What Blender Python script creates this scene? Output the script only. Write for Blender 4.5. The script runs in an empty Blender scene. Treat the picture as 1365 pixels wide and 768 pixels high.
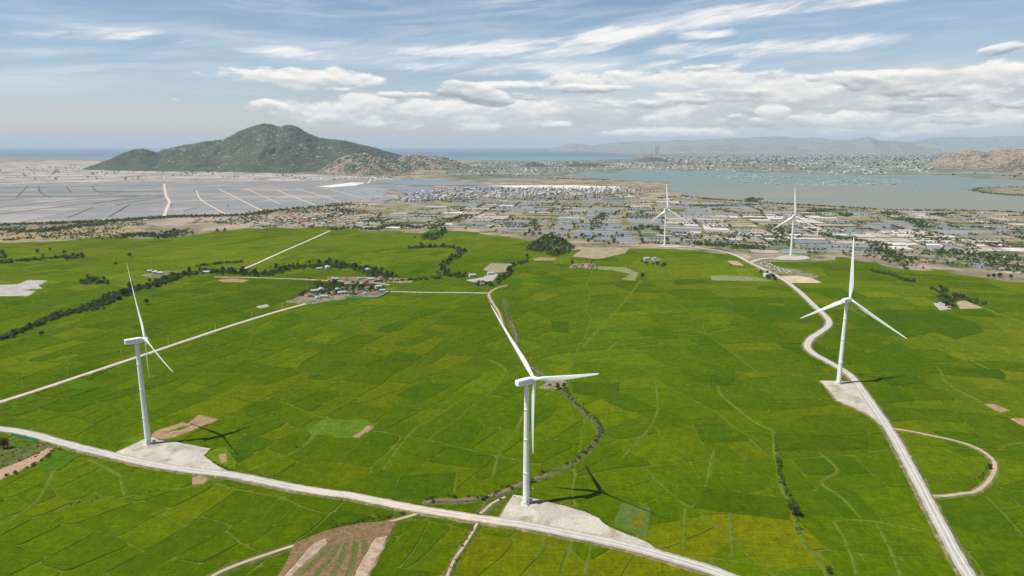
import bpy, math, random
import numpy as np
from mathutils import Vector, Matrix
R = math.radians
rnd = random.Random(7)
SC = bpy.context.scene
COL = SC.collection

# ------------------------------------------------------------------ camera
F, TH, H = 914.3, 0.205049, 232.59           # focal length (photo pixels), pitch below level, height above the plain
cd = bpy.data.cameras.new('camera')
cam = bpy.data.objects.new('camera', cd); COL.objects.link(cam)
cam.location = (0, 0, H); cam.rotation_euler = (math.pi/2 - TH, 0, 0)
cd.sensor_width = 36; cd.lens = F*36/1365; cd.clip_start = 1; cd.clip_end = 200000
SC.camera = cam

# ------------------------------------------------------------------ light, view
SUN_EL, SUN_AZ = 60.5, 254.0                 # azimuth measured from +Y (ahead) towards +X
SKY_STRENGTH, SKY_GAIN, SUN_STRENGTH, EXPOSURE = 0.08, 0.82, 4.8, 0.37
SC.render.engine = 'CYCLES'
SC.view_settings.view_transform = 'Standard'
SC.view_settings.look = 'None'
SC.view_settings.gamma = 1
SC.view_settings.use_curve_mapping = False
SC.view_settings.exposure = EXPOSURE
SC.cycles.use_denoising = True
SC.cycles.max_bounces = 6
SC.cycles.diffuse_bounces = 2
SC.cycles.glossy_bounces = 2
SC.cycles.transparent_max_bounces = 8
SC.cycles.volume_bounces = 0
SC.cycles.volume_step_rate = 1.0
SC.cycles.volume_max_steps = 64
sl = bpy.data.lights.new('sun', 'SUN'); sl.energy = SUN_STRENGTH; sl.angle = R(0.53); sl.color = (1, 0.96, 0.89)
sun = bpy.data.objects.new('sun', sl); COL.objects.link(sun)
sd = Vector((math.sin(R(SUN_AZ))*math.cos(R(SUN_EL)), math.cos(R(SUN_AZ))*math.cos(R(SUN_EL)), math.sin(R(SUN_EL))))
sun.rotation_euler = sd.to_track_quat('Z', 'Y').to_euler()
sun.location = (-400, -100, 900)

# ------------------------------------------------------------------ node helpers
class NT:
    def __init__(s, tree): s.t = tree; tree.nodes.clear()
    def n(s, typ, **kw):
        x = s.t.nodes.new(typ)
        for k, v in kw.items(): setattr(x, k, v)
        return x
    def l(s, a, b): s.t.links.new(a, b)
    def put(s, inp, v):
        if v is None: return
        if hasattr(v, 'is_linked') or isinstance(v, bpy.types.NodeSocket): s.l(v, inp)
        else: inp.default_value = v
    def m(s, op, a, b=None, c=None, clamp=False):
        x = s.n('ShaderNodeMath', operation=op, use_clamp=clamp)
        s.put(x.inputs[0], a); s.put(x.inputs[1], b); s.put(x.inputs[2], c)
        return x.outputs[0]
    def v(s, op, a, b=None):
        x = s.n('ShaderNodeVectorMath', operation=op)
        s.put(x.inputs[0], a); s.put(x.inputs[1], b)
        return x.outputs[0]
    def xyz(s, x=0, y=0, z=0):
        c = s.n('ShaderNodeCombineXYZ')
        s.put(c.inputs[0], x); s.put(c.inputs[1], y); s.put(c.inputs[2], z)
        return c.outputs[0]
    def step(s, x, a, b):
        q = s.n('ShaderNodeMapRange', interpolation_type='SMOOTHSTEP')
        s.put(q.inputs[0], x); s.put(q.inputs[1], a); s.put(q.inputs[2], b)
        return q.outputs[0]
    def lin(s, x, a, b, c, d):
        q = s.n('ShaderNodeMapRange')
        s.put(q.inputs[0], x)
        for i, k in enumerate((a, b, c, d)): q.inputs[i+1].default_value = k
        return q.outputs[0]
    def noise(s, vec, scale, detail=4, rough=0.5, dist=0.0):
        q = s.n('ShaderNodeTexNoise')
        s.put(q.inputs['Vector'], vec); q.inputs['Scale'].default_value = scale
        q.inputs['Detail'].default_value = detail; q.inputs['Roughness'].default_value = rough
        q.inputs['Distortion'].default_value = dist
        return q.outputs[0]
    def mix(s, f, a, b, mode='MIX'):
        q = s.n('ShaderNodeMix', data_type='RGBA', blend_type=mode)
        s.put(q.inputs[0], f)
        for i, k in ((6, a), (7, b)):
            if isinstance(k, (tuple, list)): k = (*k[:3], 1)
            s.put(q.inputs[i], k)
        return q.outputs[2]

MATS = {}
def mat(name, fn):
    if name in MATS: return MATS[name]
    m = bpy.data.materials.new(name); m.use_nodes = True
    t = NT(m.node_tree)
    out = t.n('ShaderNodeOutputMaterial'); b = t.n('ShaderNodeBsdfPrincipled')
    t.l(b.outputs[0], out.inputs[0])
    b.inputs['Roughness'].default_value = 0.9
    b.inputs['Specular IOR Level'].default_value = 0.2
    pos = t.n('ShaderNodeNewGeometry').outputs['Position']
    fn(t, b, pos)
    MATS[name] = m
    return m
def bump(t, b, h, strength=0.5, dist=0.3):
    q = t.n('ShaderNodeBump'); q.inputs['Strength'].default_value = strength; q.inputs['Distance'].default_value = dist
    t.l(h, q.inputs['Height']); t.l(q.outputs[0], b.inputs['Normal'])
def two(name, c1, c2, scale, rough=0.95, c3=None, s3=None, bs=0, spec=0.04, lo=0.38, hi=0.62, det=5):
    """a colour that drifts between two (or three) tones with the noise of the place"""
    def fn(t, b, pos):
        n1 = t.noise(pos, scale, det, 0.6)
        c = t.mix(t.step(n1, lo, hi), c1, c2)
        if c3: c = t.mix(t.step(t.noise(pos, s3 or scale*4, 4, 0.6), 0.5, 0.68), c, c3)
        fine = t.lin(t.noise(pos, scale*14, 3, 0.6), 0.3, 0.7, 0.82, 1.16)
        c = t.mix(1.0, c, t.xyz(fine, fine, fine), 'MULTIPLY')
        t.l(c, b.inputs['Base Color'])
        b.inputs['Roughness'].default_value = rough; b.inputs['Specular IOR Level'].default_value = spec
        if bs: bump(t, b, n1, bs, 0.3)
    return mat(name, fn)
def attr_mat(name, rough=0.9, spec=0.2, nscale=0.05, amp=0.25, bs=0.0, bscale=1.0, tint=None, streak=0, grain=0):
    """colour held by the faces themselves (crop, leaf, paint), broken up by noise"""
    def fn(t, b, pos):
        c = t.n('ShaderNodeAttribute', attribute_name='col').outputs['Color']
        a = t.noise(pos, nscale, 5, 0.65)
        if tint: c = t.mix(t.m('MULTIPLY', t.step(a, 0.42, 0.72), tint[3]), c, tint[:3])
        f = t.lin(t.noise(t.v('ADD', pos, (31, 7, 0)), nscale*6, 4, 0.7), 0.25, 0.75, 1-amp, 1+amp)
        if grain:
            g1 = t.noise(pos, .55, 3, .7); g2 = t.noise(t.v('MULTIPLY', pos, (.9, .35, 1)), .35, 4, .7, .8)
            f = t.m('MULTIPLY', f, t.m('MULTIPLY', t.lin(g1, .25, .75, 1-grain, 1+grain), t.lin(g2, .25, .75, 1-grain, 1+grain)))
        if streak:
            w = t.v('MULTIPLY', pos, (0.05, 0.9, 0.2))
            f = t.m('MULTIPLY', f, t.lin(t.noise(w, 1.0, 3, 0.6, 0.6), 0.3, 0.7, 1-streak, 1+streak))
        c = t.mix(1.0, c, t.xyz(f, f, f), 'MULTIPLY')
        t.l(c, b.inputs['Base Color'])
        b.inputs['Roughness'].default_value = rough; b.inputs['Specular IOR Level'].default_value = spec
        if bs: bump(t, b, t.noise(pos, bscale, 4, 0.7), bs, 0.4)
    return mat(name, fn)
def plain(name, c, rough=0.5, spec=0.4, metal=0.0, dirt=0.12, scale=0.4):
    def fn(t, b, pos):
        f = t.lin(t.noise(pos, scale, 5, 0.65), 0.3, 0.75, 1+dirt*0.3, 1-dirt)
        t.l(t.mix(1.0, c, t.xyz(f, f, f), 'MULTIPLY'), b.inputs['Base Color'])
        b.inputs['Roughness'].default_value = rough; b.inputs['Specular IOR Level'].default_value = spec
        b.inputs['Metallic'].default_value = metal
    return mat(name, fn)
def water_mat(name, c1, c2, scale, rough=0.25, spec=0.5, bs=0.15, bscale=0.08, stretch=(1, 1, 1)):
    def fn(t, b, pos):
        p = t.v('MULTIPLY', pos, stretch)
        c = t.mix(t.step(t.noise(p, scale, 4, 0.55), 0.36, 0.64), c1, c2)
        t.l(c, b.inputs['Base Color']); b.inputs['Roughness'].default_value = rough
        b.inputs['Specular IOR Level'].default_value = spec; b.inputs['IOR'].default_value = 1.33
        bump(t, b, t.noise(pos, bscale, 4, 0.6), bs, 1.0)
    return mat(name, fn)

# ------------------------------------------------------------------ world: daylight sky with real cloud directions
def build_world():
    w = bpy.data.worlds.new('World'); SC.world = w; w.use_nodes = True
    t = NT(w.node_tree)
    out = t.n('ShaderNodeOutputWorld'); bg = t.n('ShaderNodeBackground'); t.l(bg.outputs[0], out.inputs[0])
    bg.inputs[1].default_value = SKY_STRENGTH
    sky = t.n('ShaderNodeTexSky', sky_type='NISHITA')
    sky.sun_disc = False; sky.sun_elevation = R(SUN_EL); sky.sun_rotation = R(SUN_AZ)
    sky.altitude = 100; sky.air_density = 1.0; sky.dust_density = 0.6; sky.ozone_density = 1.4
    d = t.n('ShaderNodeTexCoord').outputs['Generated']
    s = t.n('ShaderNodeSeparateXYZ'); t.l(d, s.inputs[0])
    x, y, z = s.outputs
    hor = t.m('SQRT', t.m('ADD', t.m('MULTIPLY', x, x), t.m('MULTIPLY', y, y)))
    el = t.m('DIVIDE', z, t.m('MAXIMUM', hor, 0.02))       # tangent of the elevation
    az = t.m('ARCTAN2', x, y)                               # bearing from the view's middle
    UV = t.xyz(az, el, 0)
    def A(px, py):                                          # bearing/elevation of a spot in the photograph
        c, q = math.cos(TH), math.sin(TH)
        X, Y, Z = (px-682.5)/F, c+q*(384-py)/F, -q+c*(384-py)/F
        return math.atan2(X, Y), Z/math.hypot(X, Y)
    def blob(uv, px, py, rx, ry, slope=0.0, wgt=1.0, p=1.0):
        u0, v0 = A(px, py)
        u = t.m('SUBTRACT', uv[0], u0); v = t.m('SUBTRACT', uv[1], v0)
        if slope: v = t.m('SUBTRACT', v, t.m('MULTIPLY', u, slope))
        a = t.m('MULTIPLY', u, 914/rx); b = t.m('MULTIPLY', v, 970/ry)
        r2 = t.m('ADD', t.m('MULTIPLY', a, a), t.m('MULTIPLY', b, b))
        return t.m('MULTIPLY', t.m('SUBTRACT', 1.0, r2), wgt)      # 1 in the middle, 0 on the rim, negative outside
    def total(bl):
        r = bl[0]
        for q in bl[1:]: r = t.m('SMOOTH_MAX', r, q, 0.35)
        return t.m('MAXIMUM', r, -2.2)
    # --- high thin cirrus, combed along one direction
    wz = t.m('MULTIPLY', t.m('SUBTRACT', t.noise(t.xyz(t.m('MULTIPLY', az, 3.2), t.m('MULTIPLY', el, 9.0), 5.0), 1.0, 3), .5), 1.6)
    def comb(su, sv, slope, seed, detail=8, rough=.6):
        return t.noise(t.xyz(t.m('MULTIPLY', az, su), t.m('ADD', t.m('MULTIPLY', t.m('SUBTRACT', el, t.m('MULTIPLY', az, slope)), sv), wz), seed), 1.0, detail, rough, .25)
    n1 = comb(2.6, 30, .05, 3.7); n1b = comb(9, 80, .10, 6.1, 6, .62)
    n2 = t.noise(t.xyz(t.m('MULTIPLY', az, 2.4), t.m('MULTIPLY', el, 10.0), 9.1), 1.0, 4, .55, .4)
    cir = t.m('ADD', t.m('MULTIPLY', t.step(n1, .40, .66), .75), t.m('MULTIPLY', t.step(n1b, .45, .75), .35))
    cir = t.m('MULTIPLY', cir, t.m('ADD', .30, t.m('MULTIPLY', t.step(n2, .36, .62), .7)))
    cir = t.m('MULTIPLY', cir, t.m('MULTIPLY', t.m('MULTIPLY', t.step(el, 0.02, 0.09), t.step(el, .9, .3)), .74), clamp=True)
    # --- one long bright streak and its neighbours
    uv = (az, el)
    fz = comb(11, 62, .16, 1.3, 9, .62)
    st = total([blob(uv, 845, 44, 120, 13, .17), blob(uv, 985, 17, 120, 12, .10), blob(uv, 1110, 6, 130, 9, .06), blob(uv, 690, 66, 120, 13, .02), blob(uv, 600, 68, 70, 7, 0, .8),
                blob(uv, 390, 70, 80, 7, -.04, .7), blob(uv, 150, 44, 80, 9, 0, .5), blob(uv, 940, 46, 34, 6, .03, .9), blob(uv, 1040, 62, 150, 9, 0, .5), blob(uv, 760, 92, 160, 9, 0, .4)])
    streak = t.m('MULTIPLY', t.step(t.m('ADD', st, t.m('MULTIPLY', t.m('SUBTRACT', fz, .5), 4.6)), -.3, 1.3), .85)
    # --- heaped clouds: a field of places plus noise, sampled twice (here and a little higher) to find the sunny tops
    def heap(dv, places, su, sv, seed, amp):
        e2 = t.m('ADD', el, dv)
        f = total([blob((az, e2), *p) for p in places])
        p3 = t.xyz(t.m('MULTIPLY', az, su), t.m('MULTIPLY', e2, sv), seed)
        n = t.noise(p3, 1.0, 10, .57, .1)
        return t.m('ADD', f, t.m('MULTIPLY', t.m('SUBTRACT', n, .5), amp)), n
    def shade_of(places, su, sv, seed, amp, lo, hi, dv, k, base=.45):
        a, na = heap(0.0, places, su, sv, seed, amp); b, nb = heap(dv, places, su, sv, seed, amp)
        dens = t.step(a, lo, hi)
        return dens, t.m('ADD', base, t.m('MULTIPLY', t.m('SUBTRACT', a, b), k), clamp=True)
    bright = [(390, 103, 100, 14), (330, 98, 60, 9, 0, .7), (420, 147, 70, 17), (480, 143, 60, 19), (580, 150, 90, 17), (680, 146, 90, 16, 0, .8), (560, 166, 110, 8, 0, .5), (740, 165, 60, 5, 0, .7),
              (820, 108, 110, 12), (920, 104, 100, 13), (1010, 106, 70, 12), (700, 112, 50, 6), (1100, 104, 80, 8), (1060, 118, 90, 9, 0, .8), (1190, 100, 60, 6, 0, .7), (1250, 112, 70, 12, 0, .8), (1345, 98, 60, 17, 0, 1.2), (1290, 116, 50, 14, 0, 1), (1195, 128, 44, 14, 0, 1.2),
              (1028, 149, 22, 10, 0, 1.7), (880, 152, 130, 10, 0, .5), (1300, 160, 110, 20, 0, .9), (890, 176, 70, 7, 0, .9), (1130, 160, 120, 10, 0, .5), (930, 128, 120, 9, 0, .5), (1200, 172, 90, 9, 0, .6)]
    d1, l1 = shade_of(bright, 15, 40, 2.2, 6.4, -.15, .75, .006, .42, .50)
    bank = [(1150, 140, 330, 38, 0, 1.1), (900, 150, 260, 26, 0, .9), (1330, 130, 160, 46, 0, 1), (620, 160, 160, 16, 0, .6), (1100, 175, 380, 22, 0, 1.0)]
    d0, l0 = shade_of(bank, 9, 30, 7.7, 4.2, -.5, .9, .008, .42, .38)
    dark = [(640, 125, 44, 14, -.20, 2.6), (606, 118, 26, 12, 0, 2.0), (540, 126, 44, 5, 0, 1.0), (450, 121, 40, 5, 0, .6), (708, 129, 13, 5, 0, 1.1), (1338, 66, 22, 7, .12, 1.1), (938, 90, 24, 5, 0, .9), (700, 124, 40, 3, 0, .6),
            (770, 118, 70, 6, 0, 1.1), (1140, 108, 60, 8, -.10, 1.0), (1215, 122, 60, 9, -.06, .9), (1240, 140, 110, 8, 0, .9), (960, 133, 130, 7, .05, .8), (1010, 122, 60, 6, 0, .6), (800, 142, 60, 4, 0, .6), (985, 154, 12, 4, 0, .7), (245, 134, 22, 2.5, 0, .7), (1100, 165, 200, 8, 0, .6), (1290, 140, 80, 8, 0, .8)]
    d2, l2 = shade_of(dark, 22, 60, 8.4, 5.0, -.05, .75, .005, .42, .26)
    # --- colours (radiance before the background strength)
    K = 1.0/SKY_STRENGTH
    def kc(*q): return tuple(K*SKY_GAIN*i for i in q)
    white, grey, slate, thin = kc(1.0, .965, .91), kc(.57, .59, .605), kc(.33, .365, .405), kc(.76, .80, .84)
    tone = t.lin(el, 0.0, .12, 1.20, 1.0)
    c = t.mix(1.0, sky.outputs[0], t.xyz(t.lin(el, 0.0, .12, 1.12, .86), t.lin(el, 0.0, .15, .97, .94), t.lin(el, 0.0, .15, 1.08, 1.02)), 'MULTIPLY')
    veil = t.m('MULTIPLY', t.step(az, -.35, .45), t.step(el, .16, .03))
    c = t.mix(t.m('MULTIPLY', veil, .4), c, kc(.54, .60, .65))
    c = t.mix(t.lin(el, .03, .3, .14, .0), c, kc(.66, .73, .79))
    c = t.mix(cir, c, thin)
    c = t.mix(streak, c, white)
    c = t.mix(t.m('MULTIPLY', d0, .88), c, t.mix(l0, kc(.45, .475, .505), kc(.80, .79, .765)))
    c = t.mix(t.m('MULTIPLY', d1, .9), c, t.mix(l1, grey, white))
    c = t.mix(t.m('MULTIPLY', d2, .85), c, t.mix(l2, slate, white))
    t.l(c, bg.inputs[0])
build_world()

# ------------------------------------------------------------------ geometry helpers
cT, sT = math.cos(TH), math.sin(TH)
def ray(px, py): return np.array([(px-682.5)/F, cT+sT*(384-py)/F, -sT+cT*(384-py)/F])
def G(px, py, z=0.0):                       # the spot of the plain seen at a place in the photograph
    d = ray(px, py); k = (z-H)/d[2]
    return (d[0]*k, d[1]*k)
def at_depth(px, py, Y):                    # the point seen there at a known distance
    d = ray(px, py); k = Y/d[1]
    return (d[0]*k, Y, H+d[2]*k)
def crop(pts, ox, oy, s=2.954): return [(x/s+ox, y/s+oy) for x, y in pts]

def mk(name, V, Fc, m, parent=None, col=None, mi=None, smooth=False, attrs=None):
    me = bpy.data.meshes.new(name)
    me.from_pydata([tuple(map(float, v)) for v in V], [], [tuple(map(int, f)) for f in Fc])
    for q in (m if isinstance(m, (list, tuple)) else [m]): me.materials.append(q)
    if mi is not None: me.polygons.foreach_set('material_index', np.array(mi, dtype=np.int32))
    if col is not None:
        a = me.attributes.new('col', 'FLOAT_COLOR', 'FACE')
        c = np.ones((len(Fc), 4), dtype=np.float32); c[:, :3] = np.array(col, dtype=np.float32)
        a.data.foreach_set('color', c.ravel())
    if attrs:
        for k, vals in attrs.items():
            a = me.attributes.new(k, 'FLOAT', 'POINT'); a.data.foreach_set('value', np.array(vals, dtype=np.float32))
    if smooth: me.polygons.foreach_set('use_smooth', np.ones(len(Fc), dtype=bool))
    me.update()
    o = bpy.data.objects.new(name, me); COL.objects.link(o)
    if parent: o.parent = parent
    return o
def tag(o, label=None, cat=None, group=None, kind=None):
    if label: o['label'] = label
    if cat: o['category'] = cat
    if group: o['group'] = group
    if kind: o['kind'] = kind
    return o
def struct(o): o['kind'] = 'structure'; return o
def empty(name, loc, rz=0.0):
    o = bpy.data.objects.new(name, None); COL.objects.link(o); o.location = loc; o.rotation_euler = (0, 0, rz); o.empty_display_size = 2
    return o
def dup(root, loc, rz, sc=1.0, label=None, group=None):
    r = root.copy(); COL.objects.link(r); r.location = loc; r.rotation_euler = (0, 0, rz)
    r.scale = sc if isinstance(sc, tuple) else (sc, sc, sc)
    if label: r['label'] = label
    if group: r['group'] = group
    for ch in list(root.children):
        c = ch.copy(); COL.objects.link(c); c.parent = r
        for g in list(ch.children):
            d = g.copy(); COL.objects.link(d); d.parent = c
    return r
class MB:
    def __init__(s): s.V = []; s.F = []; s.M = []; s.C = []
    def add(s, V, Fc, m=0, c=(1, 1, 1)):
        b = len(s.V); s.V += [tuple(v) for v in V]
        for f in Fc: s.F.append(tuple(b+i for i in f)); s.M.append(m); s.C.append(c)
    def box(s, cx, cy, cz, sx, sy, sz, m=0, c=(1, 1, 1), rz=0.0, bev=0.0):
        k, q = math.cos(rz), math.sin(rz); V = []
        if bev:
            hx, hy = sx/2, sy/2
            ring = [(hx-bev, -hy), (hx, -hy+bev), (hx, hy-bev), (hx-bev, hy), (-hx+bev, hy), (-hx, hy-bev), (-hx, -hy+bev), (-hx+bev, -hy)]
            for zz, sh in ((-sz/2, 1-bev/hx), (-sz/2+bev, 1), (sz/2-bev, 1), (sz/2, 1-bev/hx)):
                for x, y in ring: V.append((cx+(x*k-y*q)*sh, cy+(x*q+y*k)*sh, cz+zz))
            Fc = [tuple(range(7, -1, -1)), tuple(range(24, 32))]
            for r_ in range(3):
                for i in range(8): Fc.append((r_*8+i, r_*8+(i+1) % 8, r_*8+8+(i+1) % 8, r_*8+8+i))
            s.add(V, Fc, m, c); return
        for zz in (-sz/2, sz/2):
            for x, y in ((-sx/2, -sy/2), (sx/2, -sy/2), (sx/2, sy/2), (-sx/2, sy/2)): V.append((cx+x*k-y*q, cy+x*q+y*k, cz+zz))
        s.add(V, [(3, 2, 1, 0), (4, 5, 6, 7), (0, 1, 5, 4), (1, 2, 6, 5), (2, 3, 7, 6), (3, 0, 4, 7)], m, c)
    def rings(s, rings, m=0, c=(1, 1, 1), cap=True):
        n = len(rings[0]); V = [p for r_ in rings for p in r_]; Fc = []
        for k in range(len(rings)-1):
            for i in range(n): Fc.append((k*n+i, k*n+(i+1) % n, (k+1)*n+(i+1) % n, (k+1)*n+i))
        if cap: Fc.append(tuple(range(n-1, -1, -1))); Fc.append(tuple(range((len(rings)-1)*n, len(rings)*n)))
        s.add(V, Fc, m, c)
    def tube(s, pts, radii, n=8, m=0, c=(1, 1, 1)):
        rs = []
        for i, p in enumerate(pts):
            a = Vector(pts[max(i-1, 0)]); b = Vector(pts[min(i+1, len(pts)-1)]); d = (b-a).normalized()
            u = d.orthogonal().normalized(); w = d.cross(u)
            if i and rs:
                pass
            ref = Vector((1, 0, 0)) if abs(d.x) < 0.8 else Vector((0, 1, 0))
            u = (ref - d*ref.dot(d)).normalized(); w = d.cross(u)
            rs.append([tuple(Vector(p)+(u*math.cos(2*math.pi*k/n)+w*math.sin(2*math.pi*k/n))*radii[i]) for k in range(n)])
        s.rings(rs, m, c)
    def build(s, name, m, parent=None, smooth=False, col=False):
        return mk(name, s.V, s.F, m, parent, s.C if col else None, s.M, smooth)

# numpy gradient noise
_rs = np.random.RandomState(3); _P = _rs.permutation(256); _P = np.concatenate([_P, _P]); _GA = _rs.rand(256)*2*np.pi
def pn(x, y):
    x = np.asarray(x, float); y = np.asarray(y, float)
    xi = np.floor(x).astype(int); yi = np.floor(y).astype(int); xf = x-xi; yf = y-yi
    u = xf*xf*xf*(xf*(xf*6-15)+10); v = yf*yf*yf*(yf*(yf*6-15)+10)
    def g(i, j, a, b):
        h = _GA[_P[(_P[i & 255]+j) & 255]]
        return np.cos(h)*a+np.sin(h)*b
    a = g(xi, yi, xf, yf); b = g(xi+1, yi, xf-1, yf); c = g(xi, yi+1, xf, yf-1); d = g(xi+1, yi+1, xf-1, yf-1)
    return (a*(1-u)+b*u)*(1-v)+(c*(1-u)+d*u)*v
def fbm(x, y, o=5, g=0.5):
    r = 0; a = 1.0
    for i in range(o): r = r+a*pn(x*2**i+i*17.3, y*2**i-i*9.1); a *= g
    return r
def ridged(x, y, o=5, g=0.5):
    r = 0; a = 1.0
    for i in range(o): r = r+a*(1-2*np.abs(pn(x*2**i+i*7.7, y*2**i+i*3.1))); a *= g
    return r

def smst(x, a, b): x = min(1, max(0, (x-a)/(b-a))); return x*x*(3-2*x)
def inpoly(p, poly):
    x, y = p; r = False; j = len(poly)-1
    for i in range(len(poly)):
        xi, yi = poly[i]; xj, yj = poly[j]
        if (yi > y) != (yj > y) and x < (xj-xi)*(y-yi)/(yj-yi)+xi: r = not r
        j = i
    return r
def smooth_line(pts, n=6):
    P = [np.array(p, float) for p in pts]; P = [2*P[0]-P[1]]+P+[2*P[-1]-P[-2]]; out = []
    for i in range(1, len(P)-2):
        for k in range(n):
            t = k/n; a, b, c, d = P[i-1:i+3]
            out.append(0.5*((2*b)+(c-a)*t+(2*a-5*b+4*c-d)*t*t+(3*b-a-3*c+d)*t**3))
    out.append(P[-2]); return out
def subdivide(pts, step):
    out = []
    for i in range(len(pts)):
        a = np.array(pts[i]); b = np.array(pts[(i+1) % len(pts)]); n = max(1, int(np.hypot(*(b-a))/step))
        for k in range(n): out.append(a+(b-a)*k/n)
    return out
from mathutils.geometry import tessellate_polygon
def sheet(name, pts, z, m, ragged=0.0, step=6.0, skirt=0.0, skirt_m=None, slope=1.5):
    """a level sheet with an uneven rim; skirt > 0 gives it a sloping bank down to z - skirt"""
    P = subdivide(pts, step) if ragged or skirt else [np.array(p) for p in pts]
    if ragged:
        P = [p+ragged*np.array([float(fbm(p[0]/(step*2.2)+5, p[1]/(step*2.2), 3)), float(fbm(p[0]/(step*2.2), p[1]/(step*2.2)+9, 3))])*1.6 for p in P]
    n = len(P); V = [(p[0], p[1], z) for p in P]
    T = [tuple(q) for q in tessellate_polygon([[Vector(v) for v in V]])]
    def up(f):
        a, b, c = (V[i] for i in f)
        return f if (b[0]-a[0])*(c[1]-a[1])-(b[1]-a[1])*(c[0]-a[0]) > 0 else f[::-1]
    Fc = [up(f) for f in T]; mi = [0]*len(Fc); ms = [m]
    if skirt:
        area = sum(P[i][0]*P[(i+1) % n][1]-P[(i+1) % n][0]*P[i][1] for i in range(n)); sg = 1 if area > 0 else -1
        for i in range(n):
            t = P[(i+1) % n]-P[i-1]; t = t/(np.hypot(*t)+1e-6); o = np.array([t[1], -t[0]])*sg*slope*skirt*rnd.uniform(.7, 1.5)
            V.append((P[i][0]+o[0], P[i][1]+o[1], z-skirt))
        for i in range(n):
            j = (i+1) % n; q = (i, i+n, j+n, j); Fc.append(q if sg > 0 else q[::-1]); mi.append(1)
        ms.append(skirt_m or m)
    return struct(mk(name, V, Fc, ms, mi=mi))
def strip(name, line, width, z, m, skirt=0.0, skirt_m=None, verge=2.2, jit=0.25, wide=None):
    """a ribbon along a line, with banks; the attribute 'across' runs -1..1 over its width"""
    L = [np.array(p, float) for p in line]; V = []; ac = []; Fc = []; mi = []
    n = len(L); k = 4 if not skirt else 8
    for i in range(n):
        t = L[min(i+1, n-1)]-L[max(i-1, 0)]; t = t/np.hypot(*t); o = np.array([-t[1], t[0]])
        w = width/2*(wide(i/(n-1)) if wide else 1.0)
        s0 = L[0][0]*.01; a = w*(1+jit*(.32*float(pn(i*.43+s0, 2.3))+.10*rnd.uniform(-1, 1))); b = w*(1+jit*(.32*float(pn(i*.43+s0, 8.7))+.10*rnd.uniform(-1, 1)))
        row = [(a, z, 1), (a*.34, z+.001, .33), (-b*.34, z+.001, -.33), (-b, z, -1)]
        if skirt:
            v1 = verge*(1+.7*float(pn(i*.31+s0, 4.1))+.12*rnd.uniform(-1, 1)); v2 = verge*(1+.7*float(pn(i*.31+s0, 6.6))+.12*rnd.uniform(-1, 1))
            row = [(a+v1+1.2, z-skirt, 1), (a+v1, z-skirt*.35, 1)]+row+[(-b-v2, z-skirt*.35, -1), (-b-v2-1.2, z-skirt, -1)]
        for d, zz, q in row: V.append((L[i][0]+o[0]*d, L[i][1]+o[1]*d, zz)); ac.append(q)
    for i in range(n-1):
        for j in range(k-1):
            Fc.append((i*k+j+1, (i+1)*k+j+1, (i+1)*k+j, i*k+j)[::-1])
            mi.append(1 if skirt and j in (0, 1, k-3, k-2) else 0)
    # faces must look up
    V_ = V; f = Fc[0]; a, b, c = (V_[q] for q in f[:3])
    if (b[0]-a[0])*(c[1]-a[1])-(b[1]-a[1])*(c[0]-a[0]) < 0: Fc = [q[::-1] for q in Fc]
    return struct(mk(name, V, Fc, [m, skirt_m or m], mi=mi, attrs={'across': ac}))
def GP(pts, z=0.0): return [G(x, y, z) for x, y in pts]

# ------------------------------------------------------------------ ground materials
M_land = two('dry_land', (0.30, 0.235, 0.175), (0.16, 0.135, 0.085), 0.0045, c3=(0.075, 0.085, 0.04), s3=0.012)
M_salt_land = two('salt_flat', (0.36, 0.315, 0.275), (0.24, 0.21, 0.18), 0.003, c3=(0.13, 0.12, 0.085), s3=0.006, lo=.42, hi=.58)
M_city_land = two('town_ground', (0.11, 0.12, 0.08), (0.21, 0.195, 0.16), 0.0016, c3=(0.07, 0.09, 0.045), s3=0.004)
M_dike_land = two('dike_earth', (0.25, 0.195, 0.13), (0.12, 0.125, 0.05), 0.010, c3=(0.065, 0.09, 0.025), s3=0.02)
M_grass = two('bund_grass', (0.078, 0.115, 0.006), (0.105, 0.125, 0.016), 0.08, c3=(0.052, 0.085, 0.003), s3=.2, spec=0)
M_verge = two('verge', (0.17, 0.125, 0.065), (0.085, 0.105, 0.03), 0.06, c3=(0.24, 0.185, 0.12), s3=0.2)
M_rough = two('rough_grass', (0.056, 0.084, 0.010), (0.105, 0.098, 0.032), 0.12, c3=(0.045, 0.065, 0.016), s3=.3, bs=.6)
M_bare = two('bare_earth', (0.27, 0.175, 0.095), (0.20, 0.14, 0.07), 0.15, c3=(0.33, 0.245, 0.15), s3=.4)
M_yard = two('yard_earth', (0.19, 0.155, 0.10), (0.085, 0.10, 0.035), 0.05, c3=(0.28, 0.23, 0.165), s3=.15)
M_paved = two('paved_yard', (0.36, 0.33, 0.29), (0.28, 0.26, 0.23), 0.08)
M_mud = two('mud', (0.175, 0.11, 0.055), (0.115, 0.08, 0.035), 0.25, c3=(0.21, 0.145, 0.08), s3=.6, rough=.8)
M_crop = two('crop_rows', (0.066, 0.09, 0.014), (0.13, 0.105, 0.045), 0.5)
M_spoil = two('spoil', (0.36, 0.285, 0.19), (0.25, 0.19, 0.12), 0.3, bs=.8)
M_white_sheet = two('white_ground', (0.62, 0.58, 0.53), (0.48, 0.45, 0.41), 0.02)
M_boulder_ground = M_land
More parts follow.
